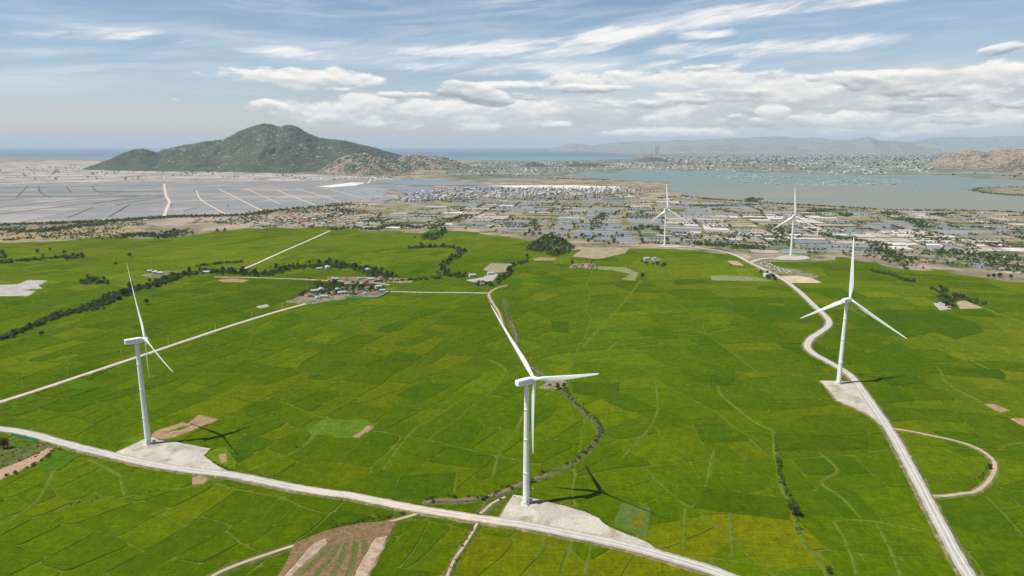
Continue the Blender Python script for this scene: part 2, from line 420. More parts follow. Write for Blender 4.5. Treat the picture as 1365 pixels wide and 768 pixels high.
def gravel(name, c1, c2, track):
    def fn(t, b, pos):
        n = t.noise(pos, 0.12, 6, 0.65); c = t.mix(t.step(n, .35, .65), c1, c2)
        a = t.m('ABSOLUTE', t.n('ShaderNodeAttribute', attribute_name='across').outputs['Fac'])
        wob = t.m('MULTIPLY', t.m('SUBTRACT', t.noise(pos, 0.05, 3), .5), .3)
        k = t.step(t.m('ABSOLUTE', t.m('SUBTRACT', t.m('ADD', a, wob), 0.36)), 0.20, 0.06)     # two worn wheel tracks
        c = t.mix(t.m('MULTIPLY', k, 0.7), c, track)
        e = t.step(t.m('ADD', a, t.m('MULTIPLY', t.m('SUBTRACT', t.noise(pos, .25, 4), .5), .6)), .74, 1.0)
        c = t.mix(t.m('MULTIPLY', e, .55), c, (0.30, 0.235, 0.155))
        f = t.lin(t.noise(pos, 1.6, 4, .7), .25, .75, .84, 1.12)
        t.l(t.mix(1.0, c, t.xyz(f, f, f), 'MULTIPLY'), b.inputs['Base Color'])
        bump(t, b, n, .3, .2)
    return mat(name, fn)
M_gravel = gravel('grey_gravel', (0.30, 0.285, 0.25), (0.37, 0.35, 0.30), (0.54, 0.515, 0.46))
M_sand = gravel('sandy_road', (0.44, 0.385, 0.31), (0.36, 0.305, 0.235), (0.56, 0.50, 0.41))
M_dirt = gravel('dirt_path', (0.36, 0.28, 0.18), (0.28, 0.22, 0.13), (0.46, 0.38, 0.27))
M_dike = gravel('dike_top', (0.50, 0.41, 0.31), (0.40, 0.32, 0.23), (0.58, 0.50, 0.40))
M_dike_dark = gravel('old_dike', (0.115, 0.09, 0.06), (0.08, 0.065, 0.045), (0.15, 0.12, 0.085))
M_pad = two('pad_gravel', (0.325, 0.305, 0.255), (0.42, 0.385, 0.31), 0.05, c3=(0.255, 0.215, 0.14), s3=0.055, bs=.3)
M_paddy = attr_mat('paddy', 0.95, 0.0, 0.02, 0.24, bs=0.5, bscale=1.1, tint=(0.074, 0.102, 0.0003, 0.55), streak=.16, grain=.24)
M_leaf = attr_mat('foliage', 0.8, 0.1, 0.4, 0.2)
def _leafy(m):
    t = m.node_tree; b = next(n for n in t.nodes if n.type == 'BSDF_PRINCIPLED'); o = next(n for n in t.nodes if n.type == 'OUTPUT_MATERIAL')
    tr = t.nodes.new('ShaderNodeBsdfTranslucent'); t.links.new(b.inputs['Base Color'].links[0].from_socket, tr.inputs[0]); x = t.nodes.new('ShaderNodeMixShader'); x.inputs[0].default_value = .42
    t.links.new(b.outputs[0], x.inputs[1]); t.links.new(tr.outputs[0], x.inputs[2]); t.links.new(x.outputs[0], o.inputs[0])
_leafy(M_leaf)

# ------------------------------------------------------------------ ground, sea, bay
struct(mk('ground', [(-72000, -800, 0), (72000, -800, 0), (72000, 71500, 0), (-72000, 71500, 0)], [(0, 1, 2, 3)], M_land))
sea_pts = [(-900, 212.5), (0, 210.5), (60, 211.5), (130, 212.5), (300, 213.5), (450, 213.5), (590, 214.5), (640, 213.6), (700, 215), (760, 214.4), (812, 213), (838, 211.5), (852, 209.5),
           (846, 206.8), (826, 204.6), (800, 203.6), (786, 201.6), (758, 200.6), (745, 199.2), (742, 197.6)]
def sea_fn(t, b, pos):
    s = t.n('ShaderNodeSeparateXYZ'); t.l(pos, s.inputs[0])
    k = t.m('ADD', s.outputs[1], t.m('MULTIPLY', t.m('SUBTRACT', t.noise(pos, .0003, 3), .5), 5000))
    c = t.mix(t.step(k, 11500, 17000), (0.115, 0.195, 0.205), (0.075, 0.118, 0.148))
    t.l(c, b.inputs['Base Color']); b.inputs['Roughness'].default_value = .45; b.inputs['Specular IOR Level'].default_value = .25
    bump(t, b, t.noise(pos, .02, 5, .7), .6, 3.0)
M_sea = mat('sea_water', sea_fn)
sp = GP(sea_pts) + [(8000, 71400), (-71900, 71400), (-71900, 14000)]
sheet('sea', sp, 1.2, M_sea)
bay_top = [(765, 231.8), (795, 230), (822, 231), (832, 227), (853, 225.6), (880, 227.7), (986, 229.5), (1057, 232), (1164, 233.8), (1235, 234), (1306, 238.4), (1365, 241), (1500, 244), (1800, 250)]
bay_bot = [(1800, 290), (1500, 286), (1365, 283), (1306, 280.5), (1250, 281.5), (1200, 280), (1128, 276.6), (1072, 273), (1004, 269), (951, 266.8), (908, 259.7), (894, 254), (880, 249.5), (900, 245.5), (885, 243), (846, 241.7), (795, 238.4), (765, 236)]
def bay_fn(t, b, pos):
    p = t.n('ShaderNodeSeparateXYZ'); t.l(pos, p.inputs[0]); q = t.v('MULTIPLY', pos, (.4, 1.6, 1))
    k = t.m('ADD', p.outputs[1], t.m('MULTIPLY', t.m('SUBTRACT', t.noise(q, .0012, 5, .6), .5), 2600))
    c = t.mix(t.step(k, 3100, 5200), (0.185, 0.185, 0.145), (0.125, 0.18, 0.165))
    c = t.mix(t.m('MULTIPLY', t.step(t.noise(q, .0024, 5, .6), .5, .64), .5), c, (0.11, 0.17, 0.165))
    t.l(c, b.inputs['Base Color']); b.inputs['Roughness'].default_value = .5; b.inputs['Specular IOR Level'].default_value = .14; b.inputs['IOR'].default_value = 1.33
    bump(t, b, t.noise(pos, .03, 4, .6), .3, 1.0)
M_bay = mat('bay_water', bay_fn)
sheet('bay', GP(bay_top+bay_bot), 0.9, M_bay, ragged=14, step=60)
sheet('islet', GP([(1294, 254.5), (1312, 250.5), (1365, 248.5), (1500, 248), (1500, 268), (1365, 262), (1320, 258.5)]), 2.0, M_dike_land, ragged=10, step=50)
# town and city ground beyond
sheet('coastal_plain', GP([(590, 236), (600, 222), (640, 214.5), (700, 215.6), (760, 215), (838, 212), (853, 209.5), (856, 205), (905, 203), (1250, 203.5), (1420, 206), (1800, 210), (1800, 246), (1365, 240), (1306, 237.5), (1235, 233), (1164, 233), (1057, 231), (986, 228.8), (880, 227), (853, 225), (830, 226.5), (820, 230.5), (760, 231.5), (740, 238), (660, 244)]), 0.6, M_city_land)
sheet('salt_flat', GP([(-700, 222), (-100, 215), (0, 213.5), (130, 214.5), (200, 224), (420, 233), (560, 240), (540, 246), (440, 242), (265, 242), (0, 246.5), (-700, 250)]), 0.5, M_salt_land)

# ------------------------------------------------------------------ salt pans (left) and their dikes
def pan_fn(t, b, pos):
    p = t.v('MULTIPLY', pos, (1, 1.4, 1))
    c = t.mix(t.step(t.noise(p, .0016, 4, .55), .36, .64), (0.235, 0.222, 0.195), (0.185, 0.183, 0.165))
    c = t.mix(t.m('MULTIPLY', t.step(t.noise(p, .0034, 4, .6), .54, .66), .6), c, (0.36, 0.31, 0.28))
    t.l(c, b.inputs['Base Color']); b.inputs['Roughness'].default_value = .5; b.inputs['Specular IOR Level'].default_value = .12; b.inputs['IOR'].default_value = 1.33
    bump(t, b, t.noise(pos, .06, 4), .15, 1.0)
M_pan = mat('brine', pan_fn)
def brine(name, c1, c2): return water_mat(name, c1, c2, .003, .42, .16, .15, .06)
M_panb = brine('brine_blue', (0.185, 0.185, 0.17), (0.21, 0.207, 0.188)); M_panc = brine('brine_lilac', (0.238, 0.21, 0.188), (0.20, 0.182, 0.165)); M_pand = brine('brine_pale', (0.31, 0.28, 0.245), (0.26, 0.24, 0.215))
M_pond_blue = water_mat('pond_blue', (0.125, 0.15, 0.155), (0.17, 0.18, 0.17), 0.004, .3, .35)
pans = [(-700, 262), (-300, 250), (0, 246), (200, 242), (265, 241.6), (420, 241.6), (455, 239), (492, 238.5), (522, 255), (492, 268), (420, 276.5), (320, 284.5), (225, 290.5), (150, 291.5), (70, 296), (0, 299), (-300, 306), (-700, 320)]

sheet('pond', GP([(492, 243.5), (505, 239.4), (560, 238.8), (623, 243), (640, 246.5), (560, 248)]), 1.2, M_pond_blue, ragged=5, step=50)
sheet('pond', GP([(500, 249), (560, 249), (592, 253), (586, 257.5), (545, 259), (524, 254)]), 1.2, M_pond_blue, ragged=5, step=50)
sheet('pond', GP([(596, 251), (660, 247), (740, 249), (740, 251.5), (640, 256)]), 1.2, M_pond_blue, ragged=5, step=50)
sheet('mud_flat', GP([(650, 247.6), (760, 247.4), (828, 249.2), (822, 253.2), (760, 253.6), (700, 251.6)]), 1.5, M_white_sheet, ragged=6, step=40)
sheet('mud_flat', GP([(425, 249), (470, 243.5), (486, 244), (474, 247.8), (440, 250.3)]), 1.6, M_white_sheet, ragged=6, step=40)
wide_dikes = [crop(q, 120, 150, 5.119) for q in ([(505, 490), (520, 570), (541, 612), (520, 670), (508, 712)],)] + [crop([(880, 525), (960, 565), (1190, 682)], 120, 150, 5.119)] + \
    [crop([(0, 535), (260, 637)], 370, 150, 5.119), crop([(265, 505), (605, 592)], 370, 150, 5.119), crop([(265, 505), (480, 478), (600, 490), (640, 455)], 370, 150, 5.119), [(-100, 247), (0, 245.4), (130, 243), (264, 241.3)]]
for i, q in enumerate(wide_dikes):
    strip('dike', smooth_line(GP(q), 5), [12, 8, 8, 9, 12, 20][i], 1.9, M_dike, jit=.4)
thin_tan = [crop([(1060, 520), (1300, 628)], 120, 150, 5.119), crop([(725, 535), (760, 600), (930, 700)], 120, 150, 5.119), crop([(130, 520), (430, 612)], 370, 150, 5.119),
            crop([(525, 530), (700, 515), (1000, 490), (1331, 478)], 120, 150, 5.119), crop([(545, 608), (1000, 600)], 120, 150, 5.119), crop([(520, 495), (740, 470)], 120, 150, 5.119),
            [(372, 256), (330, 252.5), (470, 240.5)], crop([(650, 515), (800, 548), (850, 556)], 370, 150, 5.119), crop([(525, 570), (1000, 560)], 120, 150, 5.119), crop([(990, 522), (1331, 514)], 120, 150, 5.119)]
def flatw(q): a, b = q[0], q[-1]; return 1+2.6*smst(abs(b[0]-a[0])/(abs(b[1]-a[1])+1), 6, 30)
for q in thin_tan: strip('dike', smooth_line(GP(q), 4), 7*flatw(q), 1.7, M_dike, jit=.5)
thin_dark = [crop([(0, 630), (350, 570)], 120, 150, 5.119), crop([(130, 715), (270, 630)], 120, 150, 5.119), crop([(170, 635), (495, 578)], 120, 150, 5.119), crop([(-600, 575), (490, 570)], 120, 150, 5.119), crop([(40, 540), (490, 535)], 120, 150, 5.119),
             [(51, 248.5), (54, 257), (68, 264)], [(88, 248.5), (95, 257)], [(22, 264), (37, 248.5)], [(-60, 292), (0, 286), (110, 272.5), (217, 262)], [(-60, 281), (0, 277), (120, 265), (200, 261)], [(-60, 271), (0, 268), (30, 265)], [(90, 291), (124, 277)], [(-60, 257), (217, 256)],
             [(122, 248.6), (130, 256), (150, 260)], [(0, 251), (217, 247)], crop([(280, 630), (500, 615)], 120, 150, 5.119)]
for q in thin_dark: strip('dike', smooth_line(GP(q), 4), 8.5*flatw(q), 1.8, M_dike_dark, jit=.5)

# ------------------------------------------------------------------ splitting land into plots
def clip(poly, n, d):
    """keep the side n.p <= d of a convex polygon of (x, y, edge width); the new edge gets width None"""
    out = []; L = len(poly)
    for i in range(L):
        a = poly[i]; b = poly[(i+1) % L]; da = n[0]*a[0]+n[1]*a[1]-d; db = n[0]*b[0]+n[1]*b[1]-d
        if da <= 0: out.append(a)
        if (da < 0 < db) or (db < 0 < da):
            t = da/(da-db); p = (a[0]+(b[0]-a[0])*t, a[1]+(b[1]-a[1])*t)
            out.append((p[0], p[1], None if da < 0 else a[2]))
    return out
def area_of(p): return 0.5*abs(sum(p[i][0]*p[(i+1) % len(p)][1]-p[(i+1) % len(p)][0]*p[i][1] for i in range(len(p))))
def plots(rect, ang, target, keep, aspect, width, jit=.12, rn=random.Random(5)):
    todo = [([(*p, 0.0) for p in rect], 0)]; out = []
    while todo:
        p, dep = todo.pop(); c = (sum(q[0] for q in p)/len(p), sum(q[1] for q in p)/len(p)); A = area_of(p)
        tg = target(c)
        if A < tg*rn.uniform(.8, 2.0):
            if keep(c): out.append((p, c))
            continue
        th = ang(c)+rn.gauss(0, jit); e = (math.cos(th), math.sin(th)); f = (-e[1], e[0])
        le = max(q[0]*e[0]+q[1]*e[1] for q in p)-min(q[0]*e[0]+q[1]*e[1] for q in p)
        lf = max(q[0]*f[0]+q[1]*f[1] for q in p)-min(q[0]*f[0]+q[1]*f[1] for q in p)
        n = e if le > lf*aspect*rn.uniform(.8, 1.25) else f
        lo = min(q[0]*n[0]+q[1]*n[1] for q in p); hi = max(q[0]*n[0]+q[1]*n[1] for q in p); d = lo+(hi-lo)*rn.uniform(.36, .64)
        w = width(A, rn)
        a = clip(p, n, d); b = clip(p, (-n[0], -n[1]), -d)
        for q in (a, b):
            if len(q) > 2: todo.append(([(x, y, w if k is None else k) for x, y, k in q], dep+1))
    return out
def inset(p):
    L = len(p); ar = sum(p[i][0]*p[(i+1) % L][1]-p[(i+1) % L][0]*p[i][1] for i in range(L)); s = 1 if ar > 0 else -1; q = [(x, y, 0) for x, y, _ in p]
    for i in range(L):
        a, b = p[i], p[(i+1) % L]; t = (b[0]-a[0], b[1]-a[1]); l = math.hypot(*t)
        if l < .01: continue
        n = (t[1]/l*s, -t[0]/l*s); q = clip(q, n, n[0]*a[0]+n[1]*a[1]-a[2])
        if len(q) < 3: return None
    return q

# ------------------------------------------------------------------ salt pan basins
def build_pans():
    rn = random.Random(77); V, Fc, mi = [], [], []; poly = GP(pans)
    cells = plots([(-6500, 2100), (300, 2100), (300, 5200), (-6500, 5200)], lambda c: .10+.16*float(pn(c[0]/1500, c[1]/1500)), lambda c: 26000, lambda c: inpoly(c, poly), 2.0, lambda A, r: r.choice((3.5, 5)) if A > 2e5 else r.choice((.8, 1.2, 1.8)), .05, random.Random(4))
    for p, c in cells:
        q = inset(p)
        if not q: continue
        P_ = [(a, b) for a, b, _ in q]
        if area_of([(a, b, 0) for a, b in P_]) < 400: continue
        if sum(P_[i][0]*P_[(i+1) % len(P_)][1]-P_[(i+1) % len(P_)][0]*P_[i][1] for i in range(len(P_))) < 0: P_ = P_[::-1]
        b = len(V); V += [(x, y, 1.15) for x, y in P_]; Fc.append(tuple(range(b, b+len(P_)))); k = float(pn(c[0]/700, c[1]/500))+rn.gauss(0, .16)
        mi.append(3 if k > .42 else 2 if k > .16 else 1 if k > -.16 else 0)
    struct(mk('salt_pans', V, Fc, [M_pan, M_panb, M_panc, M_pand], mi=mi))
sheet('pan_dikes', GP(pans), 1.0, two('pan_dike_earth', (0.16, 0.13, 0.10), (0.30, 0.25, 0.20), .003))
build_pans()

# ------------------------------------------------------------------ rice paddies
field_top = [(-420, 332), (-40, 327), (0, 324), (60, 322), (130, 319), (190, 318.5), (235, 316.5), (300, 307), (380, 304.5), (440, 303.5), (480, 309), (560, 311), (590, 308), (620, 308), (660, 315), (700, 319), (722, 333), (760, 337), (800, 332), (870, 331), (900, 332),
             (960, 338), (1000, 349), (1060, 349), (1130, 346), (1200, 358), (1290, 367), (1365, 379), (1500, 388), (1800, 400)]
field_poly = GP(field_top+[(1800, 480), (1600, 830), (-240, 830), (-420, 500)])
sheet('grass', field_poly, 0.06, M_grass)
c0 = G(0, 536); c1 = G(415, 403); ANG_L = math.atan2(c1[1]-c0[1], c1[0]-c0[0])
def f_ang(c): return ANG_L*(1-smst(c[0], -60, 220))+0.10*smst(c[0], -60, 220)-.25*smst(c[0], 260, 520)
def warp(x, y):
    x = np.asarray(x, float); y = np.asarray(y, float)
    return (x+13*pn(x/170+3, y/170+8)*1.6+4.2*pn(x/47, y/47+2)*1.5, y+13*pn(x/170+11, y/170)*1.6+4.2*pn(x/47+6, y/47)*1.5)
GREENS = [((0.050, 0.086, 0.0002), 5), ((0.056, 0.092, 0.0002), 5), ((0.039, 0.078, 0.0003), 1.8), ((0.068, 0.100, 0.0003), 2.4), ((0.080, 0.105, 0.0003), 1.4)]
YELL = [((0.096, 0.106, 0.0005), 3), ((0.084, 0.104, 0.0005), 2.4), ((0.106, 0.110, 0.0008), 1)]
LIGHT = [((0.083, 0.112, 0.0015), 3), ((0.071, 0.104, 0.0015), 3), ((0.094, 0.116, 0.002), 1.4)]
def pick(pal, rn): return rn.choices([p[0] for p in pal], [p[1] for p in pal])[0]
zones = [(GP([(590, 768), (640, 698), (760, 718), (830, 733), (930, 762), (900, 830), (560, 830)]), YELL, 1.0), (GP([(880, 690), (960, 680), (1070, 690), (1100, 760), (1040, 780), (900, 735)]), YELL, 1.0),
         (GP([(-100, 322), (440, 302), (700, 318), (700, 335), (330, 372), (-100, 400)]), LIGHT, .85), (GP([(700, 330), (900, 330), (1000, 350), (1365, 378), (1365, 410), (1000, 400), (700, 360)]), LIGHT, .6),
         (GP([(1180, 420), (1365, 420), (1500, 560), (1365, 560), (1230, 520)]), LIGHT, .8)]
def build_paddies():
    V, Fc, C = [], [], []; rn = random.Random(11)
    cells = plots([(-1700, 270), (1800, 270), (1800, 2000), (-1700, 2000)], f_ang, lambda c: 1000+.9*max(0, c[1]-350)+1.1*max(0, c[0]), lambda c: inpoly(c, field_poly), 1.25, lambda A, r: .95 if A > 40000 and r.random() < .7 else r.choice([.25, .3, .45, .6]), .13, random.Random(5))
    for p, c in cells:
        q = inset(p)
        if not q or area_of(q) < 60: continue
        pal = GREENS; pr = rn.random()
        for z, zp, k in zones:
            if inpoly(c, z) and pr < k: pal = zp
        # neighbouring plots sown together share a tone
        col = np.array(pick(pal, rn)); big = float(pn(c[0]/260+4, c[1]/260)); col = col*(1+.30*big)*rn.uniform(.95, 1.05)
        P = np.array(subdivide([(a, b) for a, b, _ in q], 4.0)); n = len(P)
        P = .6*P+.2*(np.roll(P, 1, 0)+np.roll(P, -1, 0))          # softened corners
        wx, wy = warp(P[:, 0], P[:, 1]); h = .4+rn.uniform(-.12, .12); b = len(V)
        ar = float(np.sum(wx*np.roll(wy, -1)-np.roll(wx, -1)*wy))
        if ar < 0: wx = wx[::-1]; wy = wy[::-1]
        V += [(x, y, h) for x, y in zip(wx, wy)]+[(x, y, .0) for x, y in zip(wx, wy)]
        Fc.append(tuple(range(b, b+n))); C.append(col)
        for i in range(n): j = (i+1) % n; Fc.append((b+i, b+i+n, b+j+n, b+j)); C.append(col)
    struct(mk('rice_paddies', V, Fc, M_paddy, col=C))
build_paddies()
# plots with a crop or state of their own
patch_i = [0]
def patch(pts, col, h=.75, name='field_plot', ragged=.6):
    m = col if not isinstance(col, tuple) else M_paddy
    patch_i[0] += 1
    o = sheet(name, GP(pts, h), h+patch_i[0]*.004, m, ragged=ragged, step=5, skirt=.7)
    if m == M_paddy:
        c = np.ones((len(o.data.polygons), 4), np.float32); c[:, :3] = (col[0]*1.12, col[1]*.98, col[2]*.3)
        o.data.attributes.new('col', 'FLOAT_COLOR', 'FACE').data.foreach_set('color', c.ravel())
c8 = lambda q: crop(q, 440, 508); c7 = lambda q: crop(q, 0, 508); c5 = lambda q: crop(q, 440, 330); c6 = lambda q: crop(q, 905, 330); c9 = lambda q: crop(q, 905, 508); c4 = lambda q: crop(q, 0, 330); c2 = lambda q: crop(q, 440, 130); c1_ = lambda q: crop(q, 0, 130); c3 = lambda q: crop(q, 880, 130, 2.814)
DK = (0.031, 0.070, 0.002); LT = (0.072, 0.13, 0.012); PALE = (0.11, 0.165, 0.05); YL = (0.13, 0.135, 0.008)
patch(c8([(275, 376), (380, 366), (495, 357), (484, 445), (380, 458), (246, 466)]), DK)
patch(c8([(30, 418), (205, 350), (272, 376), (240, 462), (110, 440)]), (0.036, 0.076, 0.002))
patch(c5([(262, 580), (330, 545), (380, 529), (470, 545), (410, 580), (360, 608)]), DK)
patch(c5([(870, 290), (938, 292), (938, 335), (880, 330)]), DK)
patch(c5([(1215, 325), (1280, 315), (1350, 325), (1340, 345), (1230, 350)]), (0.033, 0.073, 0.002))
patch(c5([(176, 330), (240, 300), (285, 300), (235, 335)]), (0.033, 0.072, 0.002))
patch(c5([(950, 530), (1140, 532), (1130, 605), (960, 570)]), (0.036, 0.074, 0.002))
patch(c5([(715, 518), (740, 508), (825, 515), (815, 530), (720, 528)]), (0.03, 0.085, 0.008))
patch(c5([(795, 458), (845, 462), (890, 500), (850, 515), (815, 480)]), (0.045, 0.10, 0.012))
patch(c7([(1208, 186), (1280, 150), (1440, 152), (1478, 172), (1430, 212), (1370, 222), (1228, 205)]), (0.066, 0.128, 0.03))
patch(c8([(88, 218), (124, 198), (150, 174), (174, 180), (112, 220)]), M_bare, .8)
patch(c7([(600, 212), (618, 195), (720, 162), (738, 170), (640, 205), (720, 190), (770, 165), (720, 182), (785, 133), (858, 150), (700, 216), (650, 228), (610, 222)]), M_bare, .8)
patch(c7([(805, 286), (860, 262), (890, 262), (932, 325), (925, 345), (860, 318)]), LT, .8)
patch(c7([(860, 290), (890, 285), (890, 318), (870, 322)]), M_bare, .84)
patch(c7([(760, 378), (800, 368), (818, 385), (800, 405), (762, 404)]), M_bare, .8)
patch(c7([(150, 330), (250, 272), (316, 290), (225, 350), (155, 350)]), (0.042, 0.105, 0.012), .8)
patch(c7([(483, 235), (570, 200), (566, 228), (520, 245)]), LT, .8)
patch(c7([(-200, 300), (-100, 255), (60, 225), (230, 250), (180, 300), (60, 350), (-200, 420)]), M_rough, .8, 'rough_grass')
patch(c7([(-200, 395), (0, 348), (110, 305), (190, 262), (206, 268), (150, 315), (60, 358), (0, 385), (-200, 430)]), two('pink_earth', (0.36, 0.235, 0.155), (0.30, 0.20, 0.13), .1), .9, 'bare_track')
patch(c7([(50, 228), (150, 238), (120, 262), (60, 265)]), (0.04, 0.10, 0.03), .85)
patch(c7([(1080, 160), (1090, 60), (980, 90), (952, 120), (990, 140), (1110, 105)][3:]+[(1108, 100), (1090, 62), (980, 92)]), (0.035, 0.073, 0.002))
patch(c8([(1150, 480), (1262, 498), (1250, 612), (1122, 570)]), two('stubble_green', (0.085, 0.115, 0.02), (0.055, 0.10, 0.012), .15), .8)
patch(c8([(1190, 540), (1245, 520), (1240, 580), (1195, 578)]), (0.085, 0.10, 0.02), .84)
patch(c9([(1030, 475), (1160, 452), (1210, 458), (1359, 620), (1250, 625), (1060, 560)]), (0.038, 0.08, 0.002))
patch(c9([(378, 205), (480, 205), (740, 232), (745, 262), (640, 270), (380, 272)]), (0.034, 0.068, 0.002))
patch(c9([(62, 498), (100, 420), (440, 468), (430, 545), (190, 515)]), (0.035, 0.07, 0.002))
patch(c6([(1030, 470), (1260, 480), (1282, 500), (1280, 516), (1045, 500)]), DK)
patch(c6([(690, 300), (780, 245), (1000, 245), (1180, 300), (1200, 330), (1090, 360), (1000, 330), (900, 355), (720, 330)]), (0.031, 0.072, 0.002))
patch(c6([(735, 420), (860, 365), (985, 448), (1028, 490), (930, 505), (760, 490)]), (0.037, 0.079, 0.002))
patch(c6([(45, 495), (215, 512), (212, 530), (150, 543), (40, 520)]), DK)
patch(c6([(205, 205), (350, 200), (350, 240), (240, 243)]), (0.037, 0.079, 0.002))
patch(c6([(110, 262), (180, 262), (205, 300), (130, 308)]), (0.065, 0.112, 0.002))
patch(c6([(1205, 615), (1240, 616), (1300, 640), (1265, 648)]), M_bare, .8)
patch(c6([(1305, 672), (1359, 672), (1420, 690), (1420, 720), (1359, 700)]), M_bare, .8)
patch(c4([(860, 128), (920, 122), (980, 128), (960, 136), (880, 135)]), M_bare, .8)
patch(c4([(1010, 232), (1050, 224), (1062, 230), (1025, 238)]), M_paved, .8)
patch(c4([(240, 530), (330, 520), (420, 545), (300, 558)]), (0.045, 0.10, 0.01))
patch(c4([(-60, 150), (70, 145), (110, 128), (185, 130), (150, 150), (165, 160), (60, 168), (-60, 165)]), M_paved, .9, 'pale_pond')
patch(c4([(-60, 168), (60, 166), (138, 172), (110, 190), (-60, 190)]), M_paved, .9, 'pale_pond')
patch(c5([(540, 128), (600, 118), (640, 100), (660, 105), (640, 130), (580, 138)]), M_paved, .9)
patch(c5([(605, 85), (635, 62), (718, 65), (690, 95), (640, 100)]), two('netted_plot', (0.28, 0.24, 0.17), (0.16, 0.16, 0.08), .3), .9)
patch(c2([(955, 625), (1000, 592), (1180, 592), (1160, 612), (1060, 635)]), two('vineyard_earth', (0.30, 0.24, 0.16), (0.20, 0.18, 0.10), .08), .9)
patch(c2([(800, 635), (830, 630), (890, 632), (885, 640), (810, 642)]), M_bare, .9)
patch(c2([(1055, 665), (1160, 668), (1215, 690), (1200, 720), (1150, 715), (1185, 695), (1120, 680), (1060, 676)]), two('stake_plot', (0.20, 0.21, 0.09), (0.12, 0.14, 0.05), .2), .9)
patch(c2([(715, 712), (825, 712), (815, 725), (720, 722)]), (0.035, 0.10, 0.012), .8)
patch(c6([(127, 112), (180, 110), (300, 116), (370, 132), (200, 130), (130, 128)]), two('stake_plot', (0.20, 0.21, 0.09), (0.12, 0.14, 0.05), .2), .9)
patch(c6([(228, 82), (260, 82), (300, 110), (240, 112)]), (0.10, 0.14, 0.04), .85)
patch(c6([(405, 112), (470, 112), (520, 118), (560, 138), (440, 138)]), two('sand_yard', (0.46, 0.37, 0.25), (0.38, 0.30, 0.20), .05), .95)
patch(c6([(270, 50), (330, 50), (400, 78), (470, 88), (550, 112), (540, 118), (440, 108), (330, 96), (285, 68)]), M_yard, .9)
patch(c6([(195, 52), (230, 54), (255, 70), (215, 68)]), M_spoil, .9)
patch(c6([(220, 25), (270, 28), (290, 40), (262, 46)]), M_spoil, .9)
patch(c6([(1005, 218), (1040, 214), (1070, 240), (1030, 246)]), M_paved, .95)
patch(c6([(1095, 212), (1130, 210), (1195, 238), (1110, 240)]), M_spoil, .95)
# soil at the foot of the picture: ploughed mud, two spoil banks and rows of young crop
patch(c8([(-140, 640), (-20, 590), (120, 560), (262, 552), (205, 650), (120, 800), (-220, 830)]), M_mud, .8, 'ploughed_plot')
patch(c8([(168, 640), (186, 616), (222, 612), (196, 680), (130, 790), (80, 830), (122, 720)]), M_spoil, 1.1, 'spoil_bank', 1.0)
patch(c7([(1240, 634), (1282, 620), (1284, 640), (1176, 736), (1120, 800), (1096, 800), (1176, 706)]), M_spoil, 1.1, 'spoil_bank', 1.0)
for k in range(5):
    a = c7([(1300+k*34, 655-k*6), (1180+k*62, 768+k*6)])
    strip('crop_row', smooth_line(GP([a[0], ((a[0][0]+a[1][0])/2+2, (a[0][1]+a[1][1])/2), a[1]]), 8), 3.4, 1.05, M_crop, skirt=.25, skirt_m=M_crop, verge=.4, jit=1.2)

# ------------------------------------------------------------------ roads, tracks, ditches, turbine pads
def road(name, px, width, m, z=1.25, skirt=1.25, verge=1.3, sm=None, n=8, **k):
    L = smooth_line(GP(px, z), n*2); k.setdefault('jit', .5)
    return strip(name, L, width, z, m, skirt, sm or M_verge, verge, **k)
roadA = [(-60, 567), (0, 571.5), (40, 578), (90, 592), (155, 608), (200, 618), (250, 626), (310, 633), (360, 643), (400, 651)]
road('gravel_road', roadA, 8.4, M_gravel)
road('sandy_road', [(398, 650.6), (440, 657), (470, 661), (545, 676), (620, 688), (668, 695)], 8.2, M_sand, z=1.26)
road('gravel_road', [(660, 694), (700, 699.5), (760, 711), (830, 726), (890, 742), (940, 757), (975, 770), (1030, 793)], 8.6, M_gravel, z=1.25)
road('gravel_road', [(1330, 830), (1300, 780), (1275, 740), (1245, 683), (1228, 650), (1209, 615), (1190, 580), (1170, 550), (1152, 524), (1133, 500), (1108, 484), (1086, 472), (1076, 462), (1081, 451), (1094, 442), (1104, 434), (1103, 424), (1086, 408), (1065, 388), (1045, 373), (1025, 362), (1000, 350), (980, 340), (960, 334.5), (940, 331.5), (910, 328.5), (884, 327)], 8.0, M_gravel, verge=1.7, n=6)
road('gravel_spur', [(1001, 349.5), (1012, 345.6), (1030, 344), (1062, 343.2), (1076, 343.6)], 10, M_gravel, z=1.27, n=5, wide=lambda t: 1+.9*smst(t, .5, .9))
road('sandy_track', [(-60, 553), (0, 535.5), (60, 516.5), (120, 496.5), (200, 470), (300, 436.5), (370, 415), (412, 403.5), (425, 398), (440, 394)], 6.0, M_sand, z=1.1, skirt=1.1, verge=1.3)
road('sandy_track', [(318, 361), (340, 352), (380, 334), (410, 321), (440, 307.5)], 6.0, M_sand, z=1.1, skirt=1.1, verge=1.5)
road('dirt_track', [(285, 369), (340, 370), (400, 372), (460, 375), (500, 377), (520, 380)], 4.5, M_dirt, z=1.05, skirt=1.05, verge=1.2)
road('dirt_track', [(505, 388), (560, 389.5), (610, 390), (650, 390.5)], 4.0, M_sand, z=1.05, skirt=1.05, verge=1.0)
road('dirt_track', [(676, 380), (662, 384), (652, 391), (655, 401), (663, 413), (667, 422), (670, 434)], 3.0, M_dirt, z=1.1, skirt=1.1, verge=1.5)
road('dirt_path', [(1190, 571), (1215, 575), (1240, 580), (1268, 586), (1295, 594), (1315, 605), (1326, 619), (1320, 638), (1302, 654), (1280, 658), (1258, 661), (1240, 660)], 2.8, M_dirt, z=.9, skirt=.9, verge=1.2)
road('dirt_path', [(637, 696), (628, 712), (618, 728), (606, 745), (596, 768), (586, 800)], 1.8, M_dirt, z=.9, skirt=.9, verge=1.6, sm=M_rough)
